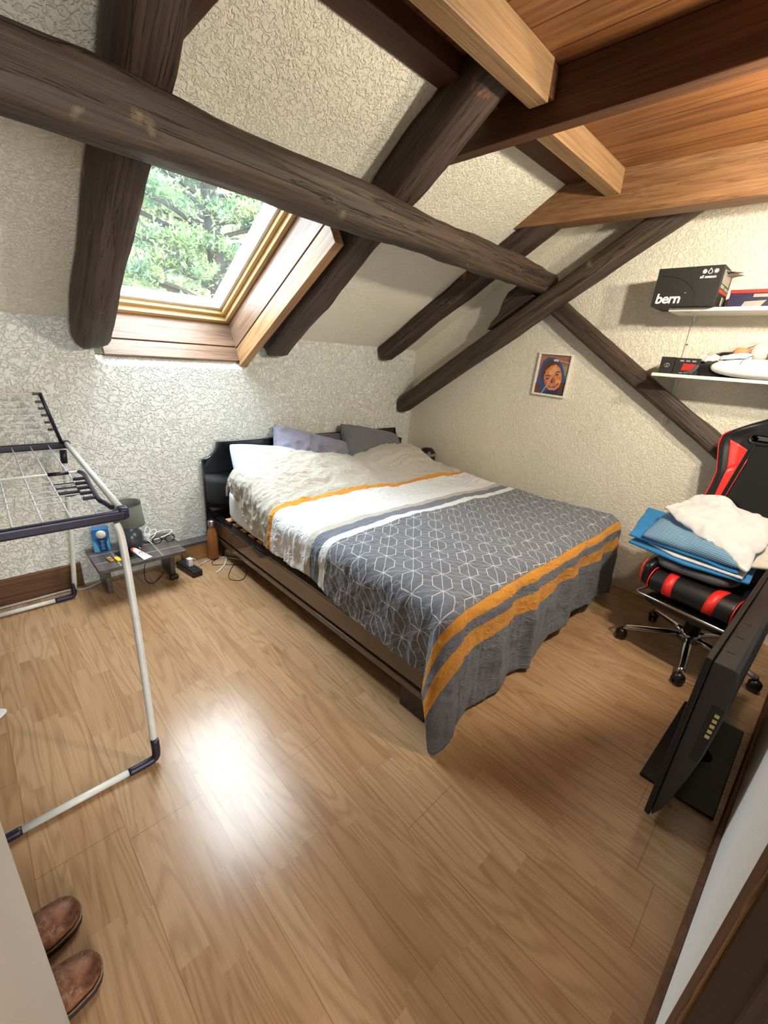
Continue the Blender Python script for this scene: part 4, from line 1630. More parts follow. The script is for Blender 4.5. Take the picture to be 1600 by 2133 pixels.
for y in (1.378, 2.822):
    bm = newbm()
    tube(bm, [(0.20, y, 0.0175), (XR0 + 0.13, y, 0.0175)], 0.0118, 14)
    obj('foot_bar', bm, M['tube'], rk)

# white cloth at the left edge of the floor
bm = newbm()


def wcl(a, b):
    ang_ = a * 2 * PI
    r_ = b * (0.13 + 0.02 * math.sin(3 * ang_))
    return Vector((-0.235 + r_ * math.cos(ang_), 1.99 + r_ * 0.55 * math.sin(ang_), 0.004 + 0.035 * (1 - b * b) + 0.008 * noise.noise(Vector((a * 5, b * 4, 1))) * (1 - b)))


sheet(bm, wcl, 40, 12)
o = obj('cloth', bm, M['sheet_white'])
tag(o, 'crumpled white cloth on the floor at the left edge under the drying rack', 'cloth')

# ------------------------------------------------------------------ shoes
def shoe(toe, ang_, label):
    r_ = Matrix.Rotation(ang_, 3, 'Z')
    s = thing('shoe', label, 'shoe', (toe[0], toe[1], 0), r_, group='brown shoes by the door')

    # local: toe at x=0, heel at x=-0.285
    def half(x):
        t_ = -x / 0.285
        return interp([(0, 0.0), (0.012, 0.017), (0.04, 0.031), (0.10, 0.043), (0.25, 0.05), (0.42, 0.046), (0.62, 0.036), (0.82, 0.034), (0.95, 0.026), (1.0, 0.0)], t_)

    xs = [-0.285 * (1 - math.cos(PI * i / 40)) / 2 for i in range(41)]
    bm = newbm()
    out = [(x, half(x) + 0.004) for x in xs] + [(x, -half(x) - 0.004) for x in xs[::-1]]
    prism(bm, [(a, b, 0.0) for a, b in out], (0, 0, 0.020))
    obj('sole', bm, M['sole'], s, local=True)
    bm = newbm()
    tube(bm, [(a, b, 0.0215) for a, b in out], 0.0028, 6, True)
    obj('welt', bm, M['welt'], s, local=True)
    bm = newbm()
    NS = 36

    def up(a, b):
        x = xs[1 + int(a * 38 + 1e-6)]
        t_ = -x / 0.285
        h = interp([(0, 0.018), (0.04, 0.036), (0.12, 0.046), (0.30, 0.055), (0.42, 0.066), (0.5, 0.072), (1, 0.070)], t_)
        w = half(x)
        th = b * PI
        e = 0.72
        cx_, sx_ = math.cos(th), math.sin(th)
        op = sst(0.44, 0.56, t_)
        z = 0.022 + h * abs(sx_) ** e
        y = w * math.copysign(abs(cx_) ** 0.8, cx_)
        if op > 0:
            z = min(z, lerp(z, 0.022 + h * 0.86, op))
        return Vector((x, y, z))
    sheet(bm, up, 38, 24)
    # cut the mouth of the shoe
    dels = [f for f in bm.faces if all((-v.co.x / 0.285) > 0.47 and abs(v.co.y) < half(v.co.x) * 0.86 and v.co.z > 0.06 for v in f.verts)]
    bmesh.ops.delete(bm, geom=dels, context='FACES')
    o = obj('upper', bm, M['shoe'], s, local=True, smooth=True)
    md = o.modifiers.new('thickness', 'SOLIDIFY')
    md.thickness = 0.0025
    bm = newbm()
    prism(bm, [(x, (half(x) - 0.004) * 1, 0.024) for x in xs[14:38]] + [(x, -(half(x) - 0.004), 0.024) for x in xs[14:38][::-1]], (0, 0, 0.004))
    obj('insole', bm, M['shoe_in'], s, local=True)
    bm = newbm()
    seam = []
    for k in range(17):
        th = PI * (0.06 + 0.88 * k / 16)
        x = -0.125 + 0.014 * math.cos(2 * (th - PI / 2))
        t_ = -x / 0.285
        h = interp([(0.30, 0.055), (0.42, 0.066), (0.5, 0.072)], t_)
        cx_, sx_ = math.cos(th), math.sin(th)
        seam.append((x, half(x) * math.copysign(abs(cx_) ** 0.8, cx_) * 1.01, 0.0235 + h * abs(sx_) ** 0.72))
    tube(bm, seam, 0.0014, 6)
    obj('seam', bm, M['welt'], s, local=True)
    bm = newbm()
    tg = [(-0.128 - 0.06 * k / 6, 0.0, 0.0965 + 0.012 * k / 6) for k in range(7)]
    for (p, q) in zip(tg, tg[1:]):
        w = 0.024
        prism(bm, [(p[0], -w, p[2] - 0.006), (p[0], w, p[2] - 0.006), (q[0], w, q[2] - 0.006), (q[0], -w, q[2] - 0.006)], (0, 0, 0.003))
    obj('tongue', bm, M['shoe_in'], s, local=True)
    return s


shoe((-0.022, 1.036), math.radians(9), 'worn brown leather shoe farther from the door opening, its toe poking past the door leaf')
shoe((-0.008, 0.868), math.radians(4), 'worn brown leather shoe closest to the camera, its toe poking past the door leaf')

# ------------------------------------------------------------------ gaming chair
CA = math.radians(180 - 11)
ch = thing('gaming_chair', 'black and red racing style gaming chair on a chrome star base loaded with folded bedding', 'chair', (2.755, 0.185, 0), Matrix.Rotation(CA, 3, 'Z'))


def C_(name, bm, mat, **k):
    return obj(name, bm, M[mat] if isinstance(mat, str) else mat, ch, local=True, **k)


for k in range(5):
    a = math.radians(187 + 72 * k) - CA
    ca, sa = math.cos(a), math.sin(a)
    bm = newbm()
    pth = [(0.035, 0.118), (0.12, 0.112), (0.22, 0.098), (0.315, 0.082), (0.335, 0.078)]
    rings = []
    for i, (r_, z) in enumerate(pth):
        w = lerp(0.027, 0.017, i / 4)
        hh = lerp(0.024, 0.013, i / 4)
        ring = []
        for q in range(12):
            b = 2 * PI * q / 12
            lx, lz = w * math.cos(b), hh * math.sin(b) if math.sin(b) > 0 else hh * 0.8 * math.sin(b)
            ring.append(bm.verts.new((r_ * ca - lx * sa, r_ * sa + lx * ca, z + lz)))
        rings.append(ring)
    for A, B in zip(rings, rings[1:]):
        for q in range(12):
            f = bm.faces.new((A[q], A[(q + 1) % 12], B[(q + 1) % 12], B[q]))
            f.smooth = True
    bm.faces.new(rings[0][::-1])
    bm.faces.new(rings[-1])
    bl = C_('base_leg', bm, 'chrome')
    bm = newbm()
    rx = Matrix.Rotation(a + 0.7 * (k % 3 - 1) + PI / 2, 3, 'Z') @ Matrix.Rotation(PI / 2, 3, 'Y')
    for s_ in (-1, 1):
        lathe(bm, [(0.0, -0.009), (0.022, -0.0095), (0.029, -0.005), (0.0295, 0.004), (0.024, 0.0095), (0.0, 0.011)], Vector((0.333 * ca, 0.333 * sa, 0.0296)) + rx @ Vector((0, 0, s_ * 0.0135)), 22, rx if s_ > 0 else rx @ Matrix.Rotation(PI, 3, 'X'))
    bb(bm, (0.333 * ca - 0.006, 0.333 * sa - 0.006, 0.03), (0.333 * ca + 0.006, 0.333 * sa + 0.006, 0.082))
    lathe(bm, [(0.03, 0.036), (0.031, 0.05), (0.02, 0.064), (0.008, 0.07)], (0.333 * ca, 0.333 * sa, 0), 18)
    obj('caster', bm, M['caster'], bl, local=True)
bm = newbm()
lathe(bm, [(0.0, 0.085), (0.045, 0.088), (0.05, 0.10), (0.05, 0.142), (0.044, 0.15), (0.0, 0.15)], (0, 0, 0), 28)
C_('base_hub', bm, 'chrome')
bm = newbm()
lathe(bm, [(0.04, 0.15), (0.04, 0.30), (0.026, 0.302), (0.026, 0.37)], (0, 0, 0), 24)
C_('gas_lift', bm, 'black_plastic')
bm = newbm()
bb(bm, (-0.12, -0.09, 0.345), (0.12, 0.09, 0.392), 0.01)
C_('seat_mechanism', bm, 'black_plastic')

# seat cushion: profile in (forward, up), extruded across
SP = [(-0.27, 0.490), (-0.05, 0.484), (0.10, 0.500), (0.185, 0.505), (0.225, 0.492), (0.250, 0.465), (0.256, 0.432), (0.246, 0.405), (0.22, 0.390), (0.0, 0.388), (-0.27, 0.390)]
SPs = [Vector((x, 0, z)) for x, z in SP[:9]]
SPs = smoothpath(SPs, 6)
prof = [(p.x, p.z) for p in SPs] + SP[9:]


def strip(bm, y0, y1, off, i0, i1, y0e=None, y1e=None):
    """a band over the seat's profile"""
    ps = SPs[i0:i1]
    n = len(ps)
    last = None
    for i, p in enumerate(ps):
        t_ = i / (n - 1)
        a, b = ps[max(i - 1, 0)], ps[min(i + 1, n - 1)]
        d = (b - a).normalized()
        nn = Vector((-d.z, 0, d.x))
        if nn.z < 0 and nn.x < 0:
            nn = -nn
        if i < 3 and nn.z < 0:
            nn = -nn
        q = p + nn * off
        ya = lerp(y0, y0e if y0e is not None else y0, t_)
        yb2 = lerp(y1, y1e if y1e is not None else y1, t_)
        cur = (bm.verts.new((q.x, ya, q.z)), bm.verts.new((q.x, yb2, q.z)))
        if last:
            f = bm.faces.new((last[0], last[1], cur[1], cur[0]))
            f.smooth = True
        last = cur


bm = newbm()
prism(bm, [(x, -0.195, z) for x, z in prof], (0, 0.39, 0))
o = C_('seat', bm, 'leather')
md = o.modifiers.new('edge', 'BEVEL')
md.width = 0.012
md.segments = 3
md.limit_method = 'ANGLE'
md.angle_limit = 0.9
NP = len(SPs)
for (a, b, ae, be) in ((-0.128, -0.085, -0.118, -0.070), (0.085, 0.128, 0.070, 0.118)):
    bm = newbm()
    strip(bm, a, b, 0.002, 12, NP - 2, ae, be)
    o = C_('seat_stripe', bm, 'red')
    md = o.modifiers.new('thickness', 'SOLIDIFY')
    md.thickness = 0.003
for sy in (-1, 1):
    bm = newbm()
    lo = (-0.27, 0.197 if sy > 0 else -0.255, 0.385)
    hi = (0.235, 0.255 if sy > 0 else -0.197, 0.55)
    superbox(bm, lo, hi, 4.5, 40, 20)
    C_('side_bolster', bm, 'leather')
    bm = newbm()
    tube(bm, [(p.x + 0.002, sy * 0.196, p.z + 0.002) for p in SPs[10:NP - 2]], 0.0035, 8)
    C_('piping', bm, 'red')
    bm = newbm()
    tube(bm, smoothpath([(0.18, sy * 0.257, 0.54), (0.225, sy * 0.254, 0.51), (0.237, sy * 0.25, 0.46), (0.22, sy * 0.25, 0.40)], 6), 0.0035, 8)
    C_('piping', bm, 'red')
# pull-out footrest under the seat
bm = newbm()
tube(bm, [(0.06, -0.215, 0.372), (0.275, -0.225, 0.372), (0.283, -0.21, 0.372), (0.283, 0.21, 0.372), (0.275, 0.225, 0.372), (0.06, 0.215, 0.372)], 0.0065, 10)
C_('footrest_frame', bm, 'chrome')
bm = newbm()
superbox(bm, (0.13, -0.20, 0.318), (0.268, 0.20, 0.366), 4, 40, 16)
C_('footrest_pad', bm, 'leather')

# backrest
LEAN = 0.17


def bx_(z):
    return -0.235 - LEAN * (z - 0.48)


HW = [(0.46, 0.19), (0.55, 0.215), (0.7, 0.235), (0.85, 0.236), (0.95, 0.228), (1.02, 0.228), (1.10, 0.252), (1.17, 0.272), (1.215, 0.268), (1.25, 0.235), (1.30, 0.165), (1.33, 0.112), (1.38, 0.09), (1.44, 0.088), (1.47, 0.07), (1.482, 0.03), (1.485, 0.0)]


def backpt(a, b, sgn):
    z = lerp(0.46, 1.485, b)
    hw = interp(HW, z)
    y = (a * 2 - 1)
    k = max(0.0, 1 - abs(y) ** 4) ** 0.5
    wing_ = 0.055 * sst(0.62, 1.0, abs(y)) * sst(0.5, 0.7, z) * (1 - sst(1.24, 1.34, z))
    th = 0.045 * k * min(1, (1.485 - z) / 0.03 + 0.1)
    return Vector((bx_(z) + sgn * th + wing_, y * hw, z))


bm = newbm()
g1 = sheet(bm, lambda a, b: backpt(a, b, 1), 48, 70)
g2 = sheet(bm, lambda a, b: backpt(a, b, -1), 48, 70)
bmesh.ops.remove_doubles(bm, verts=bm.verts, dist=1e-4)
# the two belt slots go right through
dels = []
for f in bm.faces:
    c = f.calc_center_median()
    if abs(abs(c.y) - 0.095) < 0.042 and abs(c.z - 1.222) < 0.019:
        dels.append(f)
bmesh.ops.delete(bm, geom=dels, context='FACES')
C_('backrest', bm, 'leather')


def onback(y, z, off=0.003):
    hw = interp(HW, z)
    a = (y / hw + 1) / 2
    b = (z - 0.46) / (1.485 - 0.46)
    p = backpt(a, b, 1)
    return p + Vector((off, 0, 0))


def backpatch(name, poly, mat, off=0.003, n=10):
    """poly: four corners (y,z)"""
    bm = newbm()

    def f(i, j):
        p = Vector(poly[0]).lerp(Vector(poly[1]), i).lerp(Vector(poly[3]).lerp(Vector(poly[2]), i), j)
        return onback(p.x, p.y, off)
    sheet(bm, f, n, n)
    o = C_(name, bm, mat)
    md = o.modifiers.new('thickness', 'SOLIDIFY')
    md.thickness = 0.003
    return o


for sy in (-1, 1):
    # local y>0 is the image right; the near (image left) side is sy=-1
    backpatch('red_panel', [(sy * 0.225, 1.20), (sy * 0.13, 1.155), (sy * 0.115, 1.10), (sy * 0.185, 1.04)], 'red')
    backpatch('red_panel', [(sy * 0.185, 1.045), (sy * 0.115, 1.11), (sy * 0.165, 0.72), (sy * 0.195, 0.72)], 'red', 0.0035)
    bm = newbm()
    tube(bm, smoothpath([onback(sy * 0.118, 1.20, 0.004), onback(sy * 0.13, 1.10, 0.006), onback(sy * 0.155, 0.9, 0.006), onback(sy * 0.17, 0.70, 0.006)], 6), [0.011] * 19, 8)
    C_('belt_strap', bm, 'black_cloth')
    bm = newbm()
    out = []
    for q in range(20):
        a = 2 * PI * q / 20
        out.append(onback(sy * 0.095 + 0.052 * math.copysign(abs(math.cos(a)) ** 0.6, math.cos(a)), 1.222 + 0.026 * math.copysign(abs(math.sin(a)) ** 0.8, math.sin(a)), 0.003))
    tube(bm, out, 0.008, 8, True)
    C_('slot_surround', bm, 'black_plastic')
    bm = newbm()
    edge = []
    for q in range(26):
        z = lerp(0.55, 1.245, q / 25)
        edge.append(Vector((bx_(z) + 0.055 * sst(0.5, 0.7, z) * (1 - sst(1.24, 1.34, z)) * 1.0 + 0.002, sy * (interp(HW, z) + 0.001), z)))
    tube(bm, smoothpath(edge, 3), 0.0035, 8)
    C_('piping', bm, 'red')
bm = newbm()
superbox(bm, (-0.30, -0.11, 0.40), (-0.22, 0.11, 0.56), 4, 30, 14)
C_('back_hinge', bm, 'black_plastic')

# ------------------------------------------------------------------ bedding piled on the chair
def soft(name, fn, nu, nv, th, mat, label, cat, off=0):
    bm = newbm()
    sheet(bm, fn, nu, nv)
    o = obj(name, bm, mat)
    md = o.modifiers.new('thickness', 'SOLIDIFY')
    md.thickness = th
    md.offset = off
    md2 = o.modifiers.new('smooth', 'SUBSURF')
    md2.levels = 1
    md2.render_levels = 1
    return tag(o, label, cat)


def quad(A, B, C, D, bulge, seed, wr=0.008, freq=9):
    A, B, C, D = [Vector(p) for p in (A, B, C, D)]

    def f(a, b):
        p = A.lerp(B, a).lerp(D.lerp(C, a), b)
        k = (4 * a * (1 - a)) ** 0.5 * (4 * b * (1 - b)) ** 0.5
        p = p + Vector((0, 0, bulge * k))
        v = Vector((p.x * freq + seed, p.y * freq, p.z * freq))
        p = p + Vector((noise.noise(v) * wr, noise.noise(v + Vector((9, 0, 0))) * wr, noise.noise(v + Vector((0, 7, 0))) * wr * 1.3 + (0.4 - abs(noise.noise(v * 1.7))) * wr))
        return p
    return f


bm = newbm()
superbox(bm, (2.585, 0.06, 0.512), (2.95, 0.445, 0.572), 3.6, 48, 20, 0.012, 4)
o = obj('folded_garment', bm, M['grey_cloth'])
tag(o, 'charcoal grey folded garment lying directly on the chair seat', 'clothing')
bm = newbm()
prism(bm, [(2.66, 0.60, 0.578), (2.575, 0.30, 0.578), (2.60, 0.03, 0.578), (2.90, 0.03, 0.578), (2.96, 0.55, 0.60)], (0, 0, 0.016))
o = obj('folded_sheet', bm, M['blue_sheet'])
add_bevel(o, 0.007, 3)
tag(o, 'lower blue folded sheet above the charcoal garment on the chair', 'bedding')
bm = newbm()
prism(bm, [(2.72, 0.55, 0.600), (2.61, 0.36, 0.597), (2.59, 0.06, 0.597), (2.88, 0.05, 0.597), (2.95, 0.50, 0.610)], (0, 0, 0.012))
o = obj('folded_towel', bm, M['sheet_white'])
add_bevel(o, 0.005, 3)
tag(o, 'thin white folded layer between the two blue sheets on the chair', 'bedding')
soft('blue_sheet', quad((2.665, 0.605, 0.622), (2.99, 0.62, 0.725), (2.94, 0.10, 0.70), (2.60, 0.08, 0.618), 0.01, 3, 0.006), 26, 30, 0.014, M['blue_sheet'], 'upper bright blue sheet fanning out to the left under the striped pillow', 'bedding')
fr = Matrix.Translation(Vector((2.79, 0.285, 0.690))) @ (Matrix.Rotation(math.radians(86), 3, 'Z') @ Matrix.Rotation(math.radians(17), 3, 'X')).to_4x4()
pillow('pillow', (2.79, 0.285, 0.695), 0.50, 0.36, 0.10, Matrix.Rotation(math.radians(84), 3, 'Z') @ Matrix.Rotation(math.radians(-16), 3, 'X'), M['striped'], 'blue and white pinstriped pillow lying on the blue sheets on the chair', 21)
soft('white_sheet', quad((2.80, 0.50, 0.785), (3.02, 0.375, 0.875), (2.99, 0.02, 0.80), (2.585, 0.055, 0.640), 0.035, 8, 0.024, 9), 48, 48, 0.020, M['sheet_white'], 'crumpled white sheet thrown on top of the bedding on the chair', 'bedding')
soft('folded_case', quad((2.66, 0.09, 0.632), (2.90, 0.16, 0.70), (2.92, -0.03, 0.705), (2.72, -0.02, 0.645), 0.008, 12, 0.006), 16, 16, 0.02, M['pale_cloth'], 'folded off-white pillowcase sticking out at the right below the white sheet', 'bedding')

# ------------------------------------------------------------------ flat television on the floor
tvA = math.atan(-0.052)
TR = Matrix.Rotation(tvA, 3, 'Z')
TO = Vector((1.5, 0.0, 0))
tv = thing('television', 'flat black television standing on a glass foot on the floor, seen along its edge', 'television', (2.0, -0.02, 0), TR)


def tvp(s, t, z):
    return TO + TR @ Vector((s, t, z))


TVW = 1.02
pr = [(0.026, 0.040), (0.020, 0.032), (0.002, 0.075), (-0.014, 0.16), (-0.030, 0.27), (-0.043, 0.38), (-0.049, 0.52), (-0.049, 0.655), (-0.040, 0.694), (-0.028, 0.700), (0.026, 0.700)]
bm = newbm()
prism(bm, [tvp(0, a, z) for a, z in pr], TR @ Vector((TVW, 0, 0)))
o = obj('rear_housing', bm, M['charcoal'], tv)
add_bevel(o, 0.006, 3)
bm = newbm()
prism(bm, [tvp(-0.006, a, z) for a, z in ((0.045, 0.03), (0.027, 0.026), (0.027, 0.706), (0.045, 0.708))], TR @ Vector((TVW + 0.012, 0, 0)))
o = obj('bezel', bm, M['black_plastic'], tv)
add_bevel(o, 0.003)
bm = newbm()
prism(bm, [tvp(0.03, a, z) for a, z in ((0.0458, 0.07), (0.044, 0.07), (0.044, 0.675), (0.0458, 0.675))], TR @ Vector((TVW - 0.06, 0, 0)))
obj('screen', bm, M['screen'], tv)
bm = newbm()
prism(bm, [tvp(-0.002, a, z) for a, z in ((-0.008, 0.34), (-0.034, 0.34), (-0.044, 0.56), (-0.012, 0.56))], TR @ Vector((0.004, 0, 0)))
obj('socket_panel', bm, M['black_matte'], tv)
for k in range(5):
    z = 0.538 - 0.021 * k
    bm = newbm()
    a = -0.030 - 0.0006 * (5 - k)
    prism(bm, [tvp(-0.005, a + 0.006, z), tvp(-0.005, a - 0.006, z), tvp(-0.005, a - 0.006, z - 0.011), tvp(-0.005, a + 0.006, z - 0.011)], TR @ Vector((0.004, 0, 0)))
    obj('socket', bm, M['socket'], tv)
for k in range(3):
    bm = newbm()
    s_ = 0.10 + 0.13 * k
    prism(bm, [tvp(s_, 0.012, 0.7005), tvp(s_ + 0.004, 0.012, 0.7005), tvp(s_ + 0.004, -0.010, 0.7005), tvp(s_, -0.010, 0.7005)], (0, 0, 0.0006))
    obj('vent_slot', bm, M['black_matte'], tv)
bm = newbm()
pts = [(1.675, 0.105), (2.295, 0.080), (2.285, -0.155), (1.680, -0.140)]
prism(bm, [(x, y, 0.003) for x, y in pts], (0, 0, 0.012))
o = obj('foot_plate', bm, M['glass_black'], tv)
add_bevel(o, 0.003)
bm = newbm()
lathe(bm, [(0.055, 0.015), (0.05, 0.02), (0.03, 0.03), (0.03, 0.12), (0, 0.12)], (1.985, -0.03, 0), 28)
obj('neck', bm, M['black_plastic'], tv)

# ------------------------------------------------------------------ wall shelves
def shelf(z0, z1, y0, label, by):
    s = thing('wall_shelf', label, 'shelf', (3.17, 0.35, z0))
    bm = newbm()
    bb(bm, (3.055, -0.17, z0), (3.299, y0, z1), 0.004)
    obj('shelf_board', bm, M['shelf_white'], s)
    for y in (by, 0.02):
        bm = newbm()
        bb(bm, (3.292, y - 0.012, z0 - 0.30), (3.299, y + 0.012, z0 - 0.001), 0.001)
        bb(bm, (3.085, y - 0.012, z0 - 0.005), (3.299, y + 0.012, z0), 0.001)
        prism(bm, [(3.287, y - 0.001, z0 - 0.06), (3.24, y - 0.001, z0 - 0.008), (3.287, y - 0.001, z0 - 0.008)], (0, 0.002, 0))
        br = obj('bracket', bm, M['metal_white'], s)
        for dz in (0.035, 0.16):
            bm = newbm()
            lathe(bm, [(0.0045, 0.0), (0.0045, 0.002), (0, 0.003)], (3.292, y + 0.004, z0 - dz), 12, Matrix.Rotation(-PI / 2, 3, 'Y'))
            obj('screw', bm, M['black_matte'], br)
    return s


shelf(1.858, 1.878, 0.828, 'upper white wall shelf carrying the black helmet box', 0.735)
shelf(1.503, 1.522, 0.826, 'lower white wall shelf crowded with clothes and small boxes', 0.735)

# helmet box
hb = thing('helmet_box', 'black cardboard helmet box with white lettering overhanging the upper shelf', 'box', (3.12, 0.76, 1.879))
bm = newbm()
bb(bm, (3.0, 0.605, 1.879), (3.245, 0.912, 2.072), 0.0015)
obj('box_body', bm, M['black_matte'], hb)
TM = Matrix(((0, 0, -1, 3.0), (-1, 0, 0, 0.912), (0, 1, 0, 1.879), (0, 0, 0, 1)))   # text x -> -Y, y -> Z, out of the face -> -X
bm = newbm()
text(bm, 'bern', TM @ Matrix.Translation((0.018, 0.016, 0.0006)), 0.070, 0.0003, 0.0016, 0.08, spacing=0.94)
lathe(bm, [(0, 0), (0.0022, 0), (0.0022, 0.0006), (0, 0.0006)], TM @ Vector((0.158, 0.066, 0.0002)), 10, Matrix.Rotation(-PI / 2, 3, 'Y'))
obj('box_lettering', bm, M['print_white'], hb)
bm = newbm()
text(bm, 'all season', TM @ Matrix.Translation((0.207, 0.134, 0.0006)), 0.019, 0.0003, 0.0005, 0.1)
Ry = Matrix.Rotation(-PI / 2, 3, 'Y')
lathe(bm, [(0, 0), (0.011, 0), (0.011, 0.0006), (0, 0.0006)], TM @ Vector((0.222, 0.166, 0.0003)), 9, Ry)
tube(bm, [TM @ Vector((0.248 + 0.009 * math.cos(a) * (1 if math.sin(a) < 0 else 1 - 0.75 * math.sin(a)), 0.163 + (0.009 if math.sin(a) < 0 else 0.017) * math.sin(a), 0.0008)) for a in [2 * PI * q / 24 for q in range(24)]], 0.0018, 5, True)
for q in range(10):
    a = q * 2 * PI / 10
    tube(bm, [TM @ Vector((0.274, 0.166, 0.0006)), TM @ Vector((0.274 + 0.0125 * math.cos(a), 0.166 + 0.0125 * math.sin(a), 0.0006))], 0.0012, 4)
lathe(bm, [(0, 0), (0.008, 0), (0.008, 0.0006), (0, 0.0006)], TM @ Vector((0.274, 0.166, 0.0003)), 14, Ry)
obj('box_emblem', bm, M['print_white'], hb)
bm = newbm()
arc = [TM @ Vector((0.02 + 0.20 * math.sin(a), 0.0 + 0.155 * math.cos(a), 0.0006)) for a in [PI / 2 * q / 16 for q in range(17)]]
tube(bm, arc, 0.0011, 4)
obj('box_contour', bm, M['black_plastic'], hb)
ye = 0.6045
for nm, (x0, x1, z0, z1), mt in (('side_print', (3.03, 3.21, 1.99, 2.055), 'print_grey'), ('side_band', (3.02, 3.235, 1.945, 1.962), 'print_red'), ('side_label', (3.135, 3.205, 1.892, 1.935), 'print_white'), ('side_label', (3.03, 3.11, 1.968, 1.985), 'print_grey'), ('side_label', (3.13, 3.225, 1.967, 1.982), 'print_grey')):
    bm = newbm()
    bb(bm, (x0, ye - 0.0006, z0), (x1, ye + 0.0006, z1))
    obj(nm, bm, M[mt], hb)
bm = newbm()
prism(bm, [(3.05, 0.60, 2.05), (3.235, 0.60, 2.062), (3.23, 0.555, 2.068), (3.08, 0.56, 2.045)], (0, 0, 0.0015))
prism(bm, [(3.09, 0.60, 2.035), (3.20, 0.60, 2.04), (3.21, 0.545, 2.05), (3.10, 0.575, 2.045)], (0, 0, 0.001))
obj('torn_flap', bm, M['print_grey'], hb)
mg = thing('game_box', 'flat dark blue box with red lid on the upper shelf beside the helmet box', 'box', (3.17, 0.37, 1.879))
bm = newbm()
bb(bm, (3.085, 0.20, 1.879), (3.28, 0.562, 1.945), 0.001)
obj('box_body', bm, M['print_blue'], mg)
bm = newbm()
bb(bm, (3.083, 0.198, 1.945), (3.282, 0.564, 1.962), 0.001)
obj('box_lid', bm, M['print_red'], mg)
bm = newbm()
prism(bm, [(3.0845, 0.50, 1.88), (3.0845, 0.42, 1.88), (3.0845, 0.40, 1.91), (3.0845, 0.49, 1.905)], (-0.0006, 0, 0))
prism(bm, [(3.0845, 0.46, 1.925), (3.0845, 0.36, 1.925), (3.0845, 0.36, 1.94), (3.0845, 0.46, 1.94)], (-0.0006, 0, 0))
obj('box_print', bm, M['print_grey'], mg)

# things on the lower shelf
LZ = 1.523
b1 = thing('small_box', 'small black box with a pale round emblem at the left end of the lower shelf', 'box', (3.15, 0.76, LZ))
bm = newbm()
bb(bm, (3.075, 0.728, LZ), (3.20, 0.798, LZ + 0.092), 0.001)
obj('box_body', bm, M['black_matte'], b1)
bm = newbm()
tube(bm, [(3.0745, 0.762 + 0.013 * math.cos(a), LZ + 0.046 + 0.011 * math.sin(a)) for a in [2 * PI * q / 20 for q in range(20)]], 0.0014, 5, True)
tube(bm, smoothpath([(3.0745, 0.755, LZ + 0.052), (3.0745, 0.762, LZ + 0.054), (3.0745, 0.766, LZ + 0.048), (3.0745, 0.757, LZ + 0.044), (3.0745, 0.762, LZ + 0.038), (3.0745, 0.768, LZ + 0.040)], 4), 0.0014, 5)
obj('box_emblem', bm, M['print_grey'], b1)
b2 = thing('blister_pack', 'black package with a red window next to the small black box on the lower shelf', 'box', (3.15, 0.61, LZ))
bm = newbm()
bb(bm, (3.078, 0.60, LZ), (3.20, 0.725, LZ + 0.090), 0.001)
obj('box_body', bm, M['black_matte'], b2)
bm = newbm()
prism(bm, [(3.0776, 0.685, LZ + 0.022), (3.0776, 0.625, LZ + 0.022), (3.0776, 0.615, LZ + 0.058), (3.0776, 0.68, LZ + 0.060)], (-0.0012, 0, 0))
obj('red_window', bm, M['print_red'], b2)
bm = newbm()
for k in range(3):
    bb(bm, (3.0766, 0.70 - 0.03 * k - 0.02, LZ + 0.070), (3.0776, 0.70 - 0.03 * k, LZ + 0.078))
bb(bm, (3.0766, 0.668, LZ + 0.006), (3.0776, 0.69, LZ + 0.010))
obj('box_print', bm, M['print_grey'], b2)


def rag(name, c, s, mat, label, cat, seed, e=2.6, wob=0.02):
    bm = newbm()
    superbox(bm, [a - b for a, b in zip(c, s)], [a + b for a, b in zip(c, s)], e, 40, 22, wob, seed)
    o = obj(name, bm, M[mat])
    return tag(o, label, cat)


rag('pouch', (3.115, 0.555, LZ + 0.034), (0.05, 0.07, 0.034), 'black_cloth', 'black pouch in front of the white cotton gloves on the lower shelf', 'pouch', 2, 2.6, 0.010)
bm = newbm()
tube(bm, smoothpath([(3.07, 0.665, LZ + 0.008), (3.068, 0.64, LZ + 0.012), (3.068, 0.62, LZ + 0.03), (3.069, 0.605, LZ + 0.052), (3.066, 0.615, LZ + 0.03), (3.064, 0.635, LZ + 0.007)], 6), 0.007, 8)
o = obj('woven_strap', bm, M['grey_cloth'])
tag(o, 'patterned woven strap hanging in front of the black package with red window', 'strap')
soft('cotton_glove', quad((3.09, 0.625, LZ + 0.078), (3.17, 0.61, LZ + 0.105), (3.16, 0.50, LZ + 0.10), (3.075, 0.49, LZ + 0.068), 0.012, 31, 0.016, 24), 24, 20, 0.012, M['sheet_white'], 'white cotton gloves crumpled on the black pouch', 'gloves')
soft('sock', quad((3.17, 0.60, LZ + 0.118), (3.24, 0.58, LZ + 0.135), (3.22, 0.385, LZ + 0.195), (3.16, 0.395, LZ + 0.182), -0.025, 41, 0.010, 14), 26, 12, 0.016, M['pale_cloth'], 'long pale grey sock stretched over the pile on the lower shelf', 'sock')
bm = newbm()
superbox(bm, (3.13, 0.405, LZ + 0.092), (3.20, 0.475, LZ + 0.162), 3, 30, 16, 0.008, 6)
sk = thing('sock', 'orange and black ankle sock in the middle of the pile on the lower shelf', 'sock', (3.165, 0.44, LZ + 0.09))
obj('sock_body', bm, M['orange_cloth'], sk)
bm = newbm()
superbox(bm, (3.128, 0.465, LZ + 0.090), (3.20, 0.545, LZ + 0.135), 3, 30, 16, 0.008, 16)
obj('sock_toe', bm, M['black_cloth'], sk)
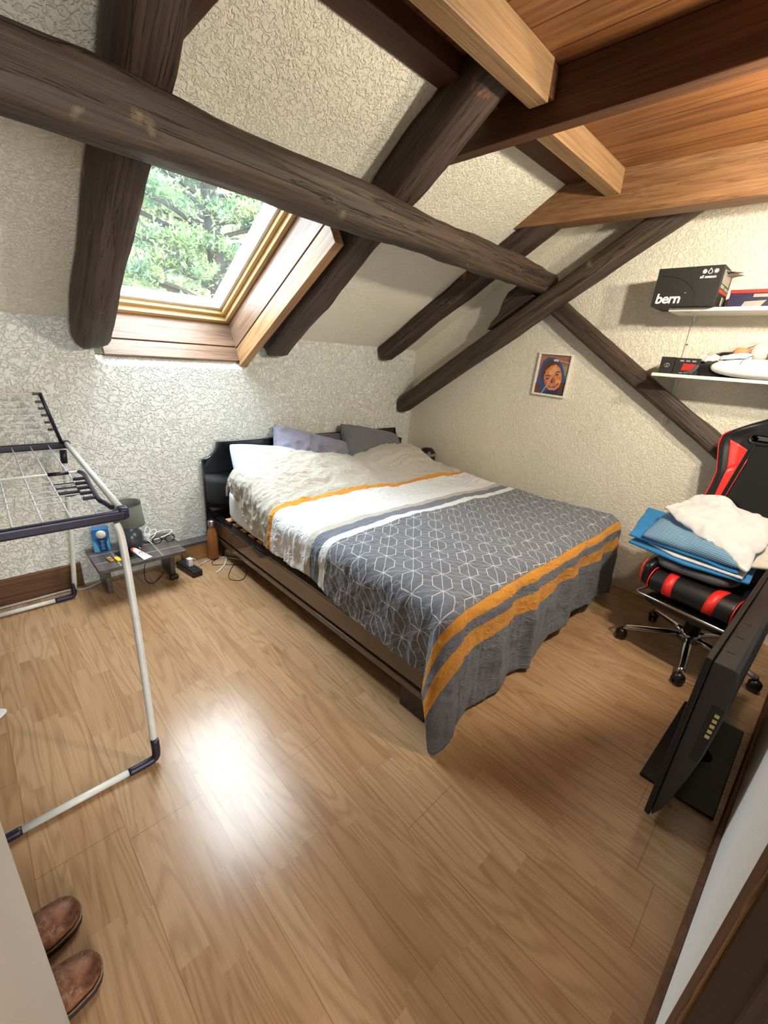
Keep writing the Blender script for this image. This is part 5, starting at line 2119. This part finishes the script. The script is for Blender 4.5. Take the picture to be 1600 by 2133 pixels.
rag('knitted_hat', (3.17, 0.365, LZ + 0.140), (0.05, 0.042, 0.058), 'pale_cloth', 'pale grey knitted hat behind the white dome on the lower shelf', 'hat', 8, 2.4, 0.014)
rag('cloth', (3.19, 0.265, LZ + 0.128), (0.06, 0.072, 0.048), 'purple_cloth', 'mauve cloth bundle at the right end of the lower shelf', 'cloth', 12, 2.4, 0.018)
soft('white_towel', quad((3.07, 0.515, LZ + 0.092), (3.13, 0.52, LZ + 0.112), (3.13, 0.385, LZ + 0.122), (3.07, 0.38, LZ + 0.106), 0.008, 51, 0.006, 20), 18, 14, 0.012, M['pillow_blue'], 'folded pale towel resting on the white dome on the lower shelf', 'towel')
rag('folded_clothes', (3.205, 0.36, LZ + 0.042), (0.085, 0.21, 0.042), 'black_cloth', 'stack of dark folded clothes at the back of the lower shelf', 'clothing', 22, 5, 0.008)
dm = thing('lamp_dome', 'glossy white oval lamp dome lying on the lower shelf', 'lamp dome', (3.085, 0.25, LZ))
bm = newbm()
superbox(bm, (3.02, 0.06, LZ + 0.001), (3.115, 0.545, LZ + 0.100), 2.3, 60, 30)
obj('dome', bm, M['white_plastic'], dm)
bm = newbm()
tube(bm, smoothpath([(3.020, 0.41, LZ + 0.070), (3.028, 0.405, LZ + 0.092), (3.05, 0.39, LZ + 0.108), (3.09, 0.375, LZ + 0.118)], 5), 0.0012, 6)
obj('wire', bm, M['black_plastic'], dm)

# ------------------------------------------------------------------ picture on the gable wall
pcR = Matrix.Rotation(math.radians(1.2), 3, 'X')
pc = thing('picture_frame', 'white framed portrait of a smiling woman in a blue headscarf on the gable wall', 'picture', (3.285, 1.555, 1.455), pcR)
PW, PH = 0.268, 0.312


def pic(a, b, d=0.0):
    """a: 0..1 left to right in the photo, b: 0..1 bottom to top"""
    return Vector((-d, PW / 2 - a * PW, (b - 0.5) * PH))


fwid = 0.014
for lo, hi in (((0, 0), (1, fwid / PH)), ((0, 1 - fwid / PH), (1, 1)), ((0, fwid / PH), (fwid / PW, 1 - fwid / PH)), ((1 - fwid / PW, fwid / PH), (1, 1 - fwid / PH))):
    bm = newbm()
    prism(bm, [pic(lo[0], lo[1], -0.012), pic(hi[0], lo[1], -0.012), pic(hi[0], hi[1], -0.012), pic(lo[0], hi[1], -0.012)], (-0.020, 0, 0))
    o = obj('frame_bar', bm, M['frame_white'], pc, local=True)
    add_bevel(o, 0.0015)
PBM = newbm()
PM = []
layer = [0]


def pmat(n, c):
    for k, mm in enumerate(PM):
        if mm.name.startswith('portrait_' + n):
            return k
    PM.append(plain('portrait_' + n, c, 0.5, var=0.16, scale=70))
    return len(PM) - 1


def ppoly(name, pts, col):
    layer[0] += 1
    d = -0.0085 + 0.00025 * layer[0]
    k = pmat(col[0], col[1])
    n0 = len(PBM.faces)
    prism(PBM, [pic(a, 1 - b, d) for a, b in pts], (-0.0004, 0, 0))
    PBM.faces.ensure_lookup_table()
    for f in PBM.faces[n0:]:
        f.material_index = k


ppoly('ground', [(0.04, 0.04), (0.96, 0.04), (0.96, 0.96), (0.04, 0.96)], ('ground', rgb(156, 108, 92)))


def ell(cx_, cy_, rx_, ry_, rot=0, n=28):
    out = []
    for q in range(n):
        a = 2 * PI * q / n
        x, y = rx_ * math.cos(a), ry_ * math.sin(a)
        out.append((cx_ + x * math.cos(rot) - y * math.sin(rot), cy_ + (x * math.sin(rot) + y * math.cos(rot)) * 0.86))
    return out


BL = ('blue', rgb(62, 84, 128))
DB = ('dark_blue', rgb(44, 54, 84))
HR = ('hair', rgb(92, 58, 50))
SK = ('skin', rgb(214, 134, 84))
SKD = ('skin_shade', rgb(178, 98, 66))
SKL = ('skin_light', rgb(232, 164, 104))
DK = ('dark', rgb(58, 36, 36))
ppoly('background_patch', [(0.72, 0.30), (0.95, 0.25), (0.95, 0.62), (0.80, 0.60)], ('sage', rgb(150, 150, 116)))
ppoly('headscarf', [(0.06, 0.72), (0.10, 0.40), (0.14, 0.20), (0.30, 0.10), (0.48, 0.11), (0.64, 0.18), (0.78, 0.34), (0.88, 0.55), (0.95, 0.62), (0.95, 0.95), (0.20, 0.95), (0.05, 0.95)], BL)
ppoly('headscarf_shadow', [(0.60, 0.80), (0.95, 0.62), (0.95, 0.955), (0.30, 0.955), (0.42, 0.88)], DB)
ppoly('hair', [(0.16, 0.55), (0.20, 0.28), (0.34, 0.16), (0.52, 0.17), (0.66, 0.26), (0.50, 0.30), (0.34, 0.36), (0.26, 0.52), (0.24, 0.72)], HR)
ppoly('hair', [(0.80, 0.62), (0.92, 0.70), (0.88, 0.92), (0.74, 0.94), (0.78, 0.78)], HR)
ppoly('face', [(0.26, 0.56), (0.29, 0.40), (0.40, 0.30), (0.54, 0.25), (0.68, 0.33), (0.76, 0.46), (0.80, 0.62), (0.77, 0.76), (0.66, 0.85), (0.50, 0.86), (0.38, 0.79), (0.30, 0.68)], SK)
ppoly('forehead_light', [(0.38, 0.42), (0.52, 0.29), (0.66, 0.38), (0.52, 0.48), (0.40, 0.52)], SKL)
ppoly('cheek_shade', [(0.27, 0.62), (0.36, 0.66), (0.44, 0.80), (0.36, 0.77), (0.30, 0.69)], SKD)
ppoly('cheek_light', ell(0.70, 0.64, 0.07, 0.06), SKL)
ppoly('nose', [(0.50, 0.56), (0.57, 0.56), (0.62, 0.66), (0.56, 0.70), (0.50, 0.68)], SKD)
ppoly('nose_shadow', [(0.49, 0.62), (0.53, 0.60), (0.55, 0.69), (0.50, 0.69)], ('plum', rgb(100, 66, 84)))
ppoly('brow', [(0.30, 0.535), (0.36, 0.51), (0.45, 0.525), (0.44, 0.545), (0.36, 0.53), (0.31, 0.555)], DK)
ppoly('brow', [(0.57, 0.45), (0.64, 0.40), (0.71, 0.405), (0.71, 0.42), (0.64, 0.425), (0.58, 0.47)], DK)
ppoly('eye', ell(0.375, 0.60, 0.05, 0.018, -0.2), DK)
ppoly('eye', ell(0.64, 0.485, 0.045, 0.018, -0.35), DK)
ppoly('smile', [(0.46, 0.765), (0.60, 0.745), (0.74, 0.66), (0.72, 0.715), (0.62, 0.785), (0.52, 0.80)], DK)
ppoly('teeth', [(0.50, 0.768), (0.60, 0.752), (0.71, 0.688), (0.69, 0.715), (0.60, 0.765), (0.52, 0.782)], ('cream', rgb(226, 196, 160)))
ppoly('chin_light', ell(0.56, 0.825, 0.06, 0.02), SKL)
ppoly('collar', [(0.05, 0.72), (0.16, 0.74), (0.22, 0.95), (0.05, 0.95)], ('rust', rgb(112, 60, 50)))
ppoly('sheen_line', [(0.605, 0.335), (0.62, 0.335), (0.30, 0.955), (0.28, 0.955)], ('pale', rgb(206, 196, 196)))
ppoly('pale_band', [(0.46, 0.14), (0.60, 0.14), (0.60, 0.19), (0.46, 0.19)], ('ice', rgb(196, 208, 226)))
ppoly('pale_band', [(0.62, 0.16), (0.95, 0.19), (0.95, 0.22), (0.62, 0.18)], ('haze', rgb(190, 156, 150)))

obj('portrait', PBM, PM, pc, local=True)

# ------------------------------------------------------------------ trees outside
random.seed(11)


def pine(name, x, y, z0, height, pads, label, mat, leaf=0.17, dens=1.0, trunk_r=0.28):
    t = thing(name, label, 'tree', (x, y, z0))
    bm = newbm()
    pts = [(x + 0.12 * math.sin(k * 0.8), y, z0 + height * k / 10) for k in range(11)]
    tube(bm, pts, [trunk_r * (1 - 0.075 * k) for k in range(11)], 12)
    obj('trunk', bm, M['bark'], t)
    bm = newbm()
    for (dx, dz, rx, rz) in pads:
        c = Vector((x + dx, y + random.uniform(-0.7, 0.7), z0 + dz))
        a = Vector((x, y, c.z - 0.25 - abs(dx) * 0.15))
        tube(bm, smoothpath([a, a.lerp(c, 0.5) + Vector((0, 0, 0.1)), c], 4), [0.07, 0.065, 0.06, 0.055, 0.05, 0.045, 0.04, 0.03, 0.02], 6)
    obj('branches', bm, M['bark'], t)
    bm = newbm()
    for (dx, dz, rx, rz) in pads:
        c = Vector((x + dx, y + random.uniform(-0.7, 0.7), z0 + dz))
        ry = max(0.7, rx * 0.7)
        nclump = int(9 + rx * 9)
        for q in range(nclump):
            a = random.uniform(0, 2 * PI)
            r_ = math.sqrt(random.random())
            cc = c + Vector((rx * r_ * math.cos(a), ry * r_ * math.sin(a), rz * (0.9 - r_ * r_) + random.uniform(-0.12, 0.12)))
            for i in range(int(100 * dens)):
                d = Vector((random.gauss(0, 1), random.gauss(0, 1), random.gauss(0, 0.34)))
                d.normalize()
                p = cc + d * random.uniform(0.05, 0.36) * (0.7 + 0.5 * rx)
                e1 = Vector((random.gauss(0, 1), random.gauss(0, 1), random.gauss(0.5, 0.8))).normalized() * leaf * random.uniform(0.6, 1.2)
                e2 = Vector((random.gauss(0, 1), random.gauss(0, 1), random.gauss(0, 0.5))).normalized() * leaf * 0.45
                bm.faces.new((bm.verts.new(p), bm.verts.new(p + e1 + e2 * 0.5), bm.verts.new(p + e1 * 0.9 - e2 * 0.5)))
    fo = obj('foliage', bm, mat, t)
    fo['kind'] = 'stuff'
    return t


TREE_PADS = []
for lv in range(12):
    zz = 2.0 + lv * 0.80
    wd = interp([(1.5, 3.6), (4.5, 3.7), (7.0, 3.2), (9.0, 2.5), (11.5, 1.0)], zz)
    nn_ = max(2, int(wd * 1.7))
    for q in range(nn_):
        dx = (q + 0.5 + random.uniform(-0.3, 0.3)) / nn_ * 2 * wd - wd + (0.25 if lv % 2 else -0.25)
        if abs(dx) < 0.45 and lv % 2 == 0:
            continue
        TREE_PADS.append((dx, zz + random.uniform(-0.15, 0.15), random.uniform(0.75, 1.15), random.uniform(0.14, 0.24)))
pine('pine_tree', 5.6, 12.5, -0.6, 12.0, TREE_PADS, 'tall green pine with layered branches seen through the skylight', M['needles'])
BUSH = [(random.uniform(-11, 9), random.uniform(2.0, 11.0), random.uniform(1.2, 1.9), 0.6) for k in range(90)]
pine('broadleaf_tree', 10.5, 24.0, -1.5, 11.0, BUSH, 'pale yellowish leafy tree standing behind the pine beyond the skylight', M['needles_pale'], 0.42, 0.35, 0.2)

# ------------------------------------------------------------------ light
w = bpy.data.worlds.new('daylight')
SC.world = w
w.use_nodes = True
nt = w.node_tree
bg = nt.nodes['Background']
tc = nt.nodes.new('ShaderNodeTexCoord')
sp_ = nt.nodes.new('ShaderNodeSeparateXYZ')
cr = nt.nodes.new('ShaderNodeValToRGB')
nt.links.new(tc.outputs['Generated'], sp_.inputs[0])
nt.links.new(sp_.outputs[2], cr.inputs[0])
cr.color_ramp.elements[0].position = 0.0
cr.color_ramp.elements[0].color = (0.30, 0.30, 0.28, 1)
cr.color_ramp.elements[1].position = 0.04
cr.color_ramp.elements[1].color = (0.80, 0.92, 1.0, 1)
nt.links.new(cr.outputs[0], bg.inputs[0])
bg.inputs[1].default_value = SKY


def light(name, kind, loc, energy, col, rot=None, **kw):
    l = bpy.data.lights.new(name, kind)
    l.energy = energy
    l.color = col
    for k, v in kw.items():
        setattr(l, k, v)
    o = bpy.data.objects.new(name, l)
    COL.objects.link(o)
    mt = Matrix.Translation(Vector(loc))
    if rot is not None:
        mt = mt @ rot.to_4x4()
    o.matrix_world = mt
    return o


def aim(d):
    return Vector(d).to_track_quat('-Z', 'Y').to_matrix()


# broad hazy daylight from the bright part of the sky over the skylight
light('sun', 'SUN', (2, 8, 10), SUN_E, (0.98, 0.99, 1.0), aim(SUN_D), angle=math.radians(SUN_A))
# portal so the sky is sampled through the skylight opening
pt = light('skylight_portal', 'AREA', slope(1.075, 0.5, -0.36), 1.0, (1, 1, 1), aim(WW), shape='RECTANGLE', size=0.80, size_y=1.20)
R3 = Matrix((UU, VV, -WW)).transposed()
m4 = R3.to_4x4()
m4.translation = slope(1.075, 0.5, -0.36)
pt.matrix_world = m4
pt.data.cycles.is_portal = True
# two warm wall spots just outside the frame on the right, and an added, unseen fill light on the landing
light('wall_lamp', 'SPOT', (2.30, -0.02, 2.13), LAMP_E, (1.0, 0.85, 0.64), aim((0.62, 0.75, -0.10)), shadow_soft_size=0.04, spot_size=math.radians(178), spot_blend=0.12)
light('wall_lamp', 'SPOT', (1.90, -0.04, 2.15), LAMP2_E, (1.0, 0.90, 0.74), aim((0.38, 0.9, 0.05)), shadow_soft_size=0.04, spot_size=math.radians(176), spot_blend=0.15)
light('landing_fill', 'AREA', (0.25, -2.35, 1.45), FILL_E, (1.0, 0.985, 0.96), aim((0.12, 1, 0.02)), shape='RECTANGLE', size=1.0, size_y=1.7)
SC.view_settings.exposure = EXPO
